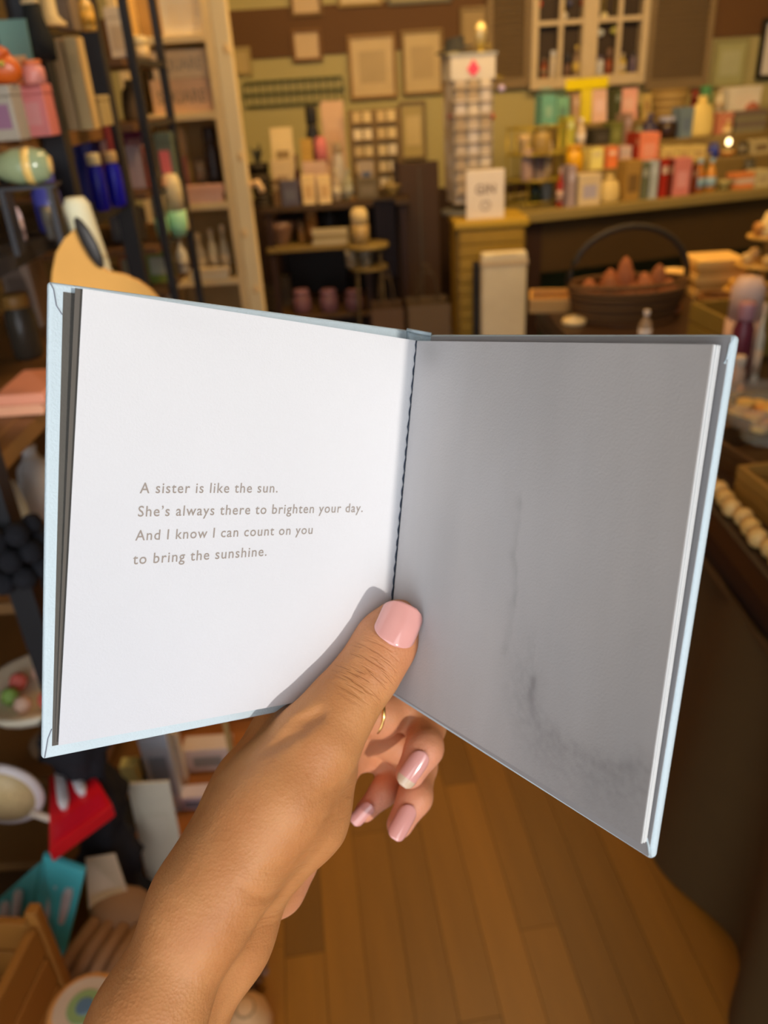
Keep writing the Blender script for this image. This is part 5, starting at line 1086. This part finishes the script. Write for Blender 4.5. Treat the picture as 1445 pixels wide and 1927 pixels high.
qpack(lean([(80, 1612), (160, 1640), (118, 1814), (60, 1745)], zf_ + .01, .03), .012, (52, 134, 138), (24, 100, 128), ((.42, .22, .66, .009), (.74, .20, .66, .009)), 'teal pack with two pale tubes, the nearer of two')
qpack(lean([(-4, 1692), (74, 1622), (56, 1745), (-14, 1800)], zf_ + .01, .05), .012, (62, 130, 130), (160, 150, 60), ((.30, .22, .80, .009), (.62, .22, .75, .009)), 'teal pack at the left edge behind the wooden crate')
Yp = .80
for _ in range(60):
    pc_ = atY(6, 1492, Yp); r = float(np.linalg.norm(atY(84, 1492, Yp) - pc_))
    if pc_[2] - r < LV['e'] + .002: break
    Yp += .005
t = thing('beige_speckled_plate', (pc_[0], Yp, LV['e']), 0, 'round speckled beige plate with pale rim standing at the left edge', 'plate')
q = MB().lathe([(.001, 0), (r * .84, .0), (r * .86, .004), (r * .001, .006)], 32); T = lambda v: [(x, -z - .004, y + pc_[2] - LV['e']) for x, y, z in v]
mesh_obj('plate_face', T(q.v), q.f, mat('speckled_beige', A((196, 156, 108), 'near'), .4, 0, .35, 260.), t, True); q = MB().lathe([(r * .83, .0), (r, -.004), (r, .002), (r * .83, .007)], 32, cap=False); mesh_obj('rim', T(q.v), q.f, M_((170, 156, 150), .3), t, True)
MB().tube([(r * .6, -.012, r * .45), (r * 1.1, -.02, r * .30), (r * 1.5, -.02, r * .10), (r * 1.8, -.02, r * .16)], .007, 6).build('ribbon', M_((200, 180, 160), .5), t, True)
s = Spot(-40, 1310, 80, 1410, 1.10); t = thing('cream_dish', (s.loc[0], 1.22, LV['d'] - .0), 0, 'shallow cream dish of trinkets on the shelf above the speckled plate', 'dish')
t.location.z = LV['e']; hh = s.z0 - LV['e']
MB().lathe([(.05, 0), (.05, .01), (.02, .03), (.02, hh * .8), (.05, hh)], 16).build('pedestal', M_((120, 100, 80)), t, True); MB().lathe([(.05, hh), (.10, hh + .03), (.11, hh + .05), (.10, hh + .052), (.04, hh + .015)], 24).build('bowl', M_((190, 175, 150), .3), t, True)
for i in range(7): MB().ball((.05 * math.cos(i * .9), .05 * math.sin(i * .9), hh + .042), .018, 8).build('trinket', M_(((150, 70, 60), (90, 110, 50), (160, 130, 110))[i % 3]), t, True)
# white bundle and striped cloth seen left of the book
bpx('sack', 'white_bundle', (20, 860, 92, 1010), 1.42, LV['d'], (190, 184, 178), (150, 140, 130), 'white tissue bundle behind the near black post', 'bundle', .10)
bpx('sack', 'grey_bundle', (-40, 900, 22, 1045), 1.28, LV['d'], (140, 146, 150), (120, 120, 120), 'grey patterned bundle at the left edge under the brown board', 'bundle', .10)
t = lput('stack', 'pink_napkins', (-10, 742, 84, 800), 1.30, LV['c'], (196, 140, 108), (170, 110, 86), 'pinkish napkins folded on the brown board left of the book', 'napkins', .14, 0, None, 'near')
bpx('jar', 'dark_jar', (0, 560, 60, 700), 1.62, LV['c'], (50, 44, 36), (120, 86, 40), 'dark jar with brass lid left of the book', 'jar', .08)
bpx('box', 'grey_taupe_box', (10, 470, 66, 640), 1.9, LV['c'], (98, 80, 66), (80, 64, 52), 'taupe box in the gloom below the smoky glasses', 'box', .1)
# standing cards by the floor
fx = lambda n_, px, Y, c, c2, lab, cat, kd='box', z=0., dep=.05: bpx(kd, n_, px, Y, z, c, c2, lab, cat, dep)
fb = thing('floor_crate', (-.42, 1.42, 0), 0, 'low brown wooden floor crate holding upright cards beside the shelf unit', 'crate')
mcr = M_((110, 66, 28), .6); W_, D2, H2_ = .34, .46, .09
for q in ((-W_ / 2, W_ / 2, -D2 / 2, -D2 / 2 + .012), (-W_ / 2, W_ / 2, D2 / 2 - .012, D2 / 2)):
    for k in range(2): MB().box(*q, .01 + k * .04, .01 + k * .04 + .036).build('slat', mcr, fb, bevel=.002)
for q in ((-W_ / 2, -W_ / 2 + .012, -D2 / 2 + .0125, D2 / 2 - .0125), (W_ / 2 - .012, W_ / 2, -D2 / 2 + .0125, D2 / 2 - .0125)):
    for k in range(2): MB().box(*q, .01 + k * .04, .01 + k * .04 + .036).build('slat', mcr, fb, bevel=.002)
MB().box(-W_ / 2, W_ / 2, -D2 / 2, D2 / 2, 0, .0095).build('bottom_board', mcr, fb)
fx('cream_card', (252, 1512, 332, 1700), 1.13, (176, 164, 142), (160, 148, 128), 'cream card with faint lettering leaning before the floor crate', 'card', 'card', 0.)
fx('silver_pack', (272, 1368, 326, 1520), 1.34, (168, 174, 182), (90, 100, 112), 'silver patterned pack upright in the floor crate', 'pack', 'box', .0105, .03)
fx('pale_pack', (322, 1380, 346, 1520), 1.42, (190, 178, 160), (160, 150, 140), 'pale narrow pack beside the silver patterned pack', 'pack', 'box', .0105, .03)
fx('lime_pack', (236, 1442, 266, 1530), 1.32, (160, 152, 96), (190, 170, 150), 'yellow green pack left of the silver patterned pack', 'pack', 'box', .0105, .03)
fx('white_lettered_box', (352, 1410, 440, 1500), 1.46, (192, 172, 158), (100, 96, 88), 'white lettered box at the right of the floor crate', 'box', 'box', .0105, .05)
fx('lilac_box', (346, 1500, 400, 1600), 1.34, (196, 182, 190), (80, 84, 96), 'lilac white box with blue band beside the forearm', 'box', 'box', .0105, .04)
fx('kraft_board', (376, 1330, 470, 1420), 1.70, (112, 66, 28), (100, 60, 26), 'brown kraft board upright behind the white lettered box', 'board', 'box', 0., .02)
# beige card, brown gloves, patterned cup near the bottom left
qpack(lean([(160, 1614), (216, 1606), (244, 1690), (166, 1714)], zf_ + .02, .04), .003, (166, 142, 114), (150, 122, 84), (), 'beige rounded card lying against the shelf behind the forearm', 'card', 'beige_card')
p = atZ(186, 1800, .14); t = thing('brown_gloves', (p[0], p[1] + .02, LV['f']), -.25, 'pair of brown grey gloves lying below the beige card', 'gloves'); zg_ = 0
for i in range(4):
    x = -.045 + i * .03; q = MB().tube([(x, -.07, .02), (x + .004, -.02, .028), (x + .01, .04, .024)], [.012, .014, .013], 8); q.build('finger', M_((104, 76, 52), .8), t, True)
MB().ball((.0, .075, .022), .06, 14, 1.1, .8, .34).build('palm', M_((100, 74, 52), .8), t, True)
t = thing('round_tin', (-.478, .69, 0), 0, 'round lidded tin with green and blue picture at the bottom left', 'tin')
z1 = zpl(125, 1860, .72); MB().lathe([(.055, 0), (.055, z1 - .004), (.05, z1)], 24).build('tin_body', M_((150, 104, 56), .4), t, True)
MB().lathe([(.046, z1 + .0005), (.045, z1 + .0015)], 24).build('picture_disc', M_((136, 116, 98), .3), t); MB().lathe([(.026, z1 + .002), (.025, z1 + .003)], 20).build('green_print', M_((92, 104, 66), .3), t); MB().lathe([(.013, z1 + .0035), (.012, z1 + .0045)], 16).build('blue_print', M_((60, 76, 90), .3), t)
# wooden crate at the bottom left corner
t = thing('wooden_crate', (-.712, .72, 0), -.12, 'brown wooden crate with green goods at the bottom left corner', 'crate'); Hc = zpl(45, 1750, .80) - .0
mcr2 = M_((104, 64, 20), .55)
for k in range(5):
    z0 = .01 + k * Hc / 5; z1 = z0 + Hc / 5 * .88
    MB().box(-.13, .12, .10, .114, z0, z1).build('slat', mcr2, t, bevel=.002); MB().box(.106, .12, -.18, .0995, z0, z1).build('slat', mcr2, t, bevel=.002)
MB().box(-.13, .1055, -.18, .0995, 0, .0095).build('bottom_board', mcr2, t); MB().box(.1055, .125, .0995, .12, 0, Hc + .03).build('corner_post', mcr2, t, bevel=.003)
t = thing('green_pouch', (-.735, .68, .0105), 0, 'olive green pouch inside the bottom left crate', 'pouch'); q = MB().lathe([(.9, 0), (1, .1), (.95, .6), (.6, .9), (.2, 1)], 14); mesh_obj('pouch_body', [(x * .06, y * .06, z * (Hc - .01)) for x, y, z in q.v], q.f, M_((70, 76, 30), .7), t, True)
q = MB().tube([(.03 * math.cos(a), .03 * math.sin(a), Hc * .92) for a in np.linspace(0, 2 * PI, 11)[:-1]], .004, 6, True).build('tie', M_((120, 110, 70)), t, True)
# pale parcel on the floor right of the forearm
t = thing('tissue_parcel', (atZ(462, 1900, .06)[0], atZ(462, 1900, .06)[1], 0), .3, 'small cream tissue parcel on the floor right of the forearm', 'parcel'); q = MB().lathe([(.9, 0), (1, .2), (.9, .6), (.4, .95), (.3, 1)], 12); mesh_obj('wrapped_body', [(x * .045, y * .05, z * .07) for x, y, z in q.v], q.f, M_((150, 116, 80), .8), t, True); MB().tube([(.016 * math.cos(a), .018 * math.sin(a), .066) for a in np.linspace(0, 2 * PI, 11)[:-1]], .003, 6, True).build('string', M_((110, 80, 50)), t, True)
p = atZ(462, 1815, .05); t = thing('dark_pinecone', (p[0], p[1], 0), 0, 'dark pine cone on the floor just beyond the tissue parcel', 'pine cone'); rr = random.Random(2)
MB().ball((0, 0, .035), .03, 10, 1, 1, 1.15).build('core', M_((54, 36, 22)), t, True)
for i in range(34):
    zf = i / 34; a = i * 2.4; r = .030 * math.sin(PI * (.15 + .8 * zf)) + .004; z = .008 + zf * .058; x, y = r * math.cos(a), r * math.sin(a)
    MB().add([(x * .6, y * .6, z), (x * 1.2 - y * .25, y * 1.2 + x * .25, z + .006), (x * 1.35, y * 1.35, z + .010), (x * 1.2 + y * .25, y * 1.2 - x * .25, z + .006)], [(0, 1, 2, 3)]).build('scale', M_(((70, 48, 30), (92, 70, 60))[i % 2]), t)
# ================================================================ long table on the right
ZONE = 'tab'
XT, TZ = .62, .75
rt = thing('long_table', (XT, 2.0, 0), 0, 'long dark table with brown skirt cloth running along the right side', 'table')
MB().box(0, 1.25, -1.35, 1.05, TZ - .05, TZ).build('tabletop', M_((34, 17, 5), .4), rt, bevel=.006)
MB().box(.01, .03, -1.33, 1.03, TZ - .11, TZ - .0505).build('apron', M_((26, 12, 4), .5), rt)
for x in (.05, 1.12):
    for y in (-1.28, .92): MB().box(x, x + .07, y, y + .07, 0, TZ - .0505).build('leg', M_((24, 12, 4)), rt)
# skirt cloth with deep folds
sk = thing('table_skirt', (XT, 1.2, 0), 0, 'brown cloth skirt hanging in deep folds from the near end of the long table', 'cloth')
def skirt(y0, y1, c, nm, ph, amp):
    v = []; f = []; nu, nv = 90, 26
    for j in range(nv + 1):
        t_ = j / nv; z = (TZ - .112) * (1 - t_) + .003
        for i in range(nu + 1):
            y = y0 + (y1 - y0) * i / nu; A_ = amp * (.25 + .75 * t_)
            x = .014 - A_ * (1 + math.sin(y * 17 + ph + .8 * math.sin(t_ * 2 + y * 6))) * .5 - .02 * t_ * math.sin(y * 5 + ph) - .03 * t_
            v.append((x, y - 1.2, z))
    k = len(v); W = nu + 1
    for j in range(nv):
        for i in range(nu): a = j * W + i; f += [(a, a + 1, a + W + 1, a + W), (a + k, a + W + k, a + W + 1 + k, a + 1 + k)]
    v += [(x + .003, y, z) for x, y, z in v]
    mesh_obj(nm, v, f, M_(c, .9, None, bump=.3, bscale=900), sk, True)
skirt(.70, 1.45, (56, 33, 5), 'cloth_panel', .6, .075); skirt(1.451, 2.6, (44, 25, 5), 'cloth_panel', 2.0, .06)
MB().box(-.004, .006, -.5, 1.40, TZ - .116, TZ - .1115).build('hem_tape', M_((50, 28, 8)), sk)
def rput(kind, name, px, Y, c, c2, label, cat, dep=.08, z=TZ, group=None, turn=0.): return put(kind, name, px, Y, z, c, c2, label, cat, group, dep, 0, 0, turn)
# bead garland along the table edge
bg = thing('bead_garland', (XT, 1.3, TZ), 0, 'garland of round cream wooden beads along the table edge', 'garland')
pts_ = []
for i in range(16): pts_.append((.028 + .004 * math.sin(i * 2.1), -.42 + i * .037, .018))
MB().tube(pts_, .0015, 5).build('string', M_((120, 90, 50)), bg)
for i, p_ in enumerate(pts_): MB().ball(p_, .018, 14).build('bead', M_((184, 132, 66) if i % 3 else (166, 116, 52), .5), bg, True)
# near items
def crate(x, y, w, d, h, label, c, n=3, rz=0., z=TZ, name='wooden_tray'):
    t = thing(name, (x, y, z), rz, label, 'crate' if 'crate' in name else 'tray'); m = M_(c, .55)
    for k in range(n):
        a = .008 + k * (h - .008) / n; b = a + (h - .008) / n * .88
        MB().box(-w / 2, w / 2, -d / 2, -d / 2 + .01, a, b).build('slat', m, t, bevel=.0015); MB().box(-w / 2, w / 2, d / 2 - .01, d / 2, a, b).build('slat', m, t, bevel=.0015)
        MB().box(-w / 2, -w / 2 + .01, -d / 2 + .0105, d / 2 - .0105, a, b).build('slat', m, t, bevel=.0015); MB().box(w / 2 - .01, w / 2, -d / 2 + .0105, d / 2 - .0105, a, b).build('slat', m, t, bevel=.0015)
    MB().box(-w / 2, w / 2, -d / 2, d / 2, 0, .0075).build('bottom_board', m, t); return t
p = atZ(1420, 880, TZ + .06)
crate(.80, 1.30, .22, .16, .07, 'brown wooden tray behind the bead garland', (118, 76, 24), 2, .12)
pd = atZ(1450, 782, .86); crate(pd[0] + .01, pd[1], .20, .20, .06, 'dark wooden tray under the glass cookie dish', (70, 40, 14), 2, .2)
# glass dish with cookies
gl = bpy.data.materials.new('dish_glass'); gl.use_nodes = True; b_ = gl.node_tree.nodes['Principled BSDF']; b_.inputs['Base Color'].default_value = (.75, .8, .72, 1); b_.inputs['Roughness'].default_value = .08; b_.inputs['Transmission Weight'].default_value = .6; b_.inputs['Alpha'].default_value = .55
zt3 = TZ + .0605; pd = atZ(1450, 782, .86); t = thing('cookie_dish', (pd[0], pd[1], zt3), 0, 'pale green glass dish holding golden cookies right of the book', 'dish'); Rd = .095
zd = .03
MB().lathe([(.05, 0), (.05, .006), (.03, .012), (.03, zd)], 20).build('foot', gl, t, True); MB().lathe([(.03, zd), (Rd * .9, zd + .008), (Rd, zd + .035), (Rd, zd + .04), (Rd * .88, zd + .014), (.02, zd + .008)], 30).build('glass_plate', gl, t, True)
MB().lathe([(Rd * .985, zd + .041), (Rd * .99, zd + .062)], 30, cap=False).build('glass_wall', gl, t, True)
rr = random.Random(8)
for i in range(22):
    a = i * 2.4; r = .0165 * math.sqrt(i); z = zd + .018 + (.014 if i % 3 == 0 else 0) + (.012 if i % 4 == 1 else 0)
    MB().lathe([(.012, -.006), (.019, -.003), (.019, .003), (.012, .006)], 10, r * math.cos(a), r * math.sin(a), z).build('cookie', M_(((200, 140, 60), (170, 104, 36), (215, 160, 84))[i % 3], .7), t, True)
rput('jar', 'small_pink_jar', (1384, 676, 1412, 722), 1.84, (170, 124, 86), (190, 150, 110), 'small pinkish jar between wooden crate and cookie dish', 'jar', .05)
crate(1.13, 2.28, .34, .19, .13, 'large yellowish wooden crate at the right, above the cookie dish', (104, 74, 22), 2, .12, name='wooden_crate')
t = rput('candle', 'white_candle_box', (1385, 532, 1450, 700), 2.04, (210, 160, 124), (190, 140, 104), 'wide candle with pinkish white top at the right edge', 'candle', .12, TZ)
rput('jar', 'plum_jar', (1388, 575, 1428, 690), 1.95, (84, 28, 30), (130, 80, 70), 'plum purple jar in front of the wide candle', 'jar', .06)
rput('bottle', 'white_tube', (1430, 575, 1447, 690), 1.95, (190, 160, 120), (170, 130, 90), 'slim white bottle right of the plum jar', 'bottle', .04)
# basket of terracotta cones
p = atZ(1195, 610, TZ); bk = thing('wicker_basket', (p[0], p[1] + .12, TZ), 0, 'large dark wicker basket with black arched handle on the long table', 'basket')
Rb, Hb = .20, .12
for i in range(8): z = Hb * (i + .5) / 8; r = Rb * (.85 + .15 * i / 8); MB().tube([(r * math.cos(q), r * .7 * math.sin(q), z) for q in np.linspace(0, 2 * PI, 31)[:-1]], .0082, 6, True).build('woven_ring', M_(((60, 34, 12), (74, 44, 16))[i % 2], .8), bk, True)
MB().lathe([(Rb * .84, .002), (Rb * .84, .008)], 24).build('base', M_((50, 28, 10)), bk); bk.children[-1].scale = (1, .7, 1)
MB().tube([(Rb * math.cos(q), 0, Hb + .17 * math.sin(q)) for q in np.linspace(0, PI, 17)], .010, 8).build('handle', M_((30, 22, 14), .5), bk, True)
k_ = 0
for i, (dx, dy, h, tx) in enumerate(((-.13, .0, .10, .1), (-.07, -.05, .12, -.2), (.0, .03, .16, .1), (.05, -.05, .12, .3), (.11, .02, .13, -.1), (-.05, .06, .12, .2), (.14, -.03, .09, -.3), (.0, -.08, .09, .1))):
    t = thing('terracotta_cone', (bk.location.x + dx, bk.location.y + dy * .8, TZ + .009), i * 1.1, ('terracotta cone at the left end of the wicker basket', 'terracotta cone left of the basket handle', 'tallest terracotta cone under the basket handle', 'terracotta cone right in front of the tallest one', 'terracotta cone at the right of the wicker basket', 'terracotta cone behind the leftmost ones', 'terracotta cone at the right end of the wicker basket', 'short terracotta cone at the basket front')[i], 'cone', 'terracotta cones in the basket')
    q = MB().lathe([(.044, 0), (.043, .02), (.034, (h + .02) * .62), (.018, (h + .02) * .9), (.004, h + .02)], 12); mesh_obj('cone_body', [(x + z * tx * .2, y, z) for x, y, z in q.v], q.f, M_(((122, 64, 30), (100, 52, 24), (110, 56, 26))[i % 3], .8), t, True)
    MB().lathe([(.0442, .012), (.0442, .022)], 12).build('band', M_((96, 50, 24), .8), t, True)
crate(.68, 2.86, .22, .16, .05, 'low wooden tray with cream pieces, left end of the long table', (132, 90, 40), 2, -.2)
t = rput('sack', 'cream_ribbon_bow', (1062, 600, 1108, 640), 2.60, (190, 150, 92), (170, 130, 76), 'cream ribbon bundle beside the low wooden tray', 'bundle', .08)
rput('bottle', 'clear_glass_bottle', (1208, 588, 1232, 640), 2.36, (120, 90, 60), (190, 160, 130), 'clear glass bottle with pale cap before the wicker basket', 'bottle', .05)
rput('bowl', 'cream_bowl', (1250, 498, 1302, 545), 2.92, (176, 134, 68), (160, 116, 56), 'cream bowl behind the right end of the wicker basket', 'bowl', .1)
rput('stack', 'board_stack', (1312, 490, 1402, 566), 2.86, (176, 128, 62), (140, 96, 42), 'stack of golden boards right of the cream bowl', 'boards', .16)
rput('basket', 'round_basket', (1322, 560, 1392, 612), 2.52, (112, 66, 22), (92, 52, 16), 'round brown basket in front of the board stack', 'basket')
# tiered cake stand at the right edge
p = pl(1440, 520, 2.72); ck = thing('tiered_stand', (p[0], 2.74, TZ), 0, 'tiered golden stand with cream top pieces at the right edge', 'stand'); z2 = zpl(1440, 402, 2.72) - TZ
for i, (r, zf) in enumerate(((.12, .12), (.095, .42), (.07, .72))): MB().lathe([(.01, z2 * zf), (r, z2 * zf + .004), (r, z2 * zf + .012), (.01, z2 * zf + .012)], 22).build('tier', M_((150, 104, 40), .5), ck, True)
MB().lathe([(.08, 0), (.08, .008), (.012, .014), (.012, z2 * .8)], 14).build('stem', M_((120, 80, 30)), ck, True)
for i in range(14):
    r, zf = ((.085, .12), (.066, .42), (.04, .72))[i % 3]; a = i * 1.7; MB().ball((r * math.cos(a), r * math.sin(a), z2 * zf + .03), .022, 8).build('ornament_ball', M_(((180, 120, 40), (200, 150, 80), (130, 78, 26))[i % 3], .4), ck, True)
MB().lathe([(.045, z2 * .74), (.05, z2 * .82), (.03, z2 * .9), (.02, z2)], 14).build('cream_top', M_((214, 170, 100)), ck, True)
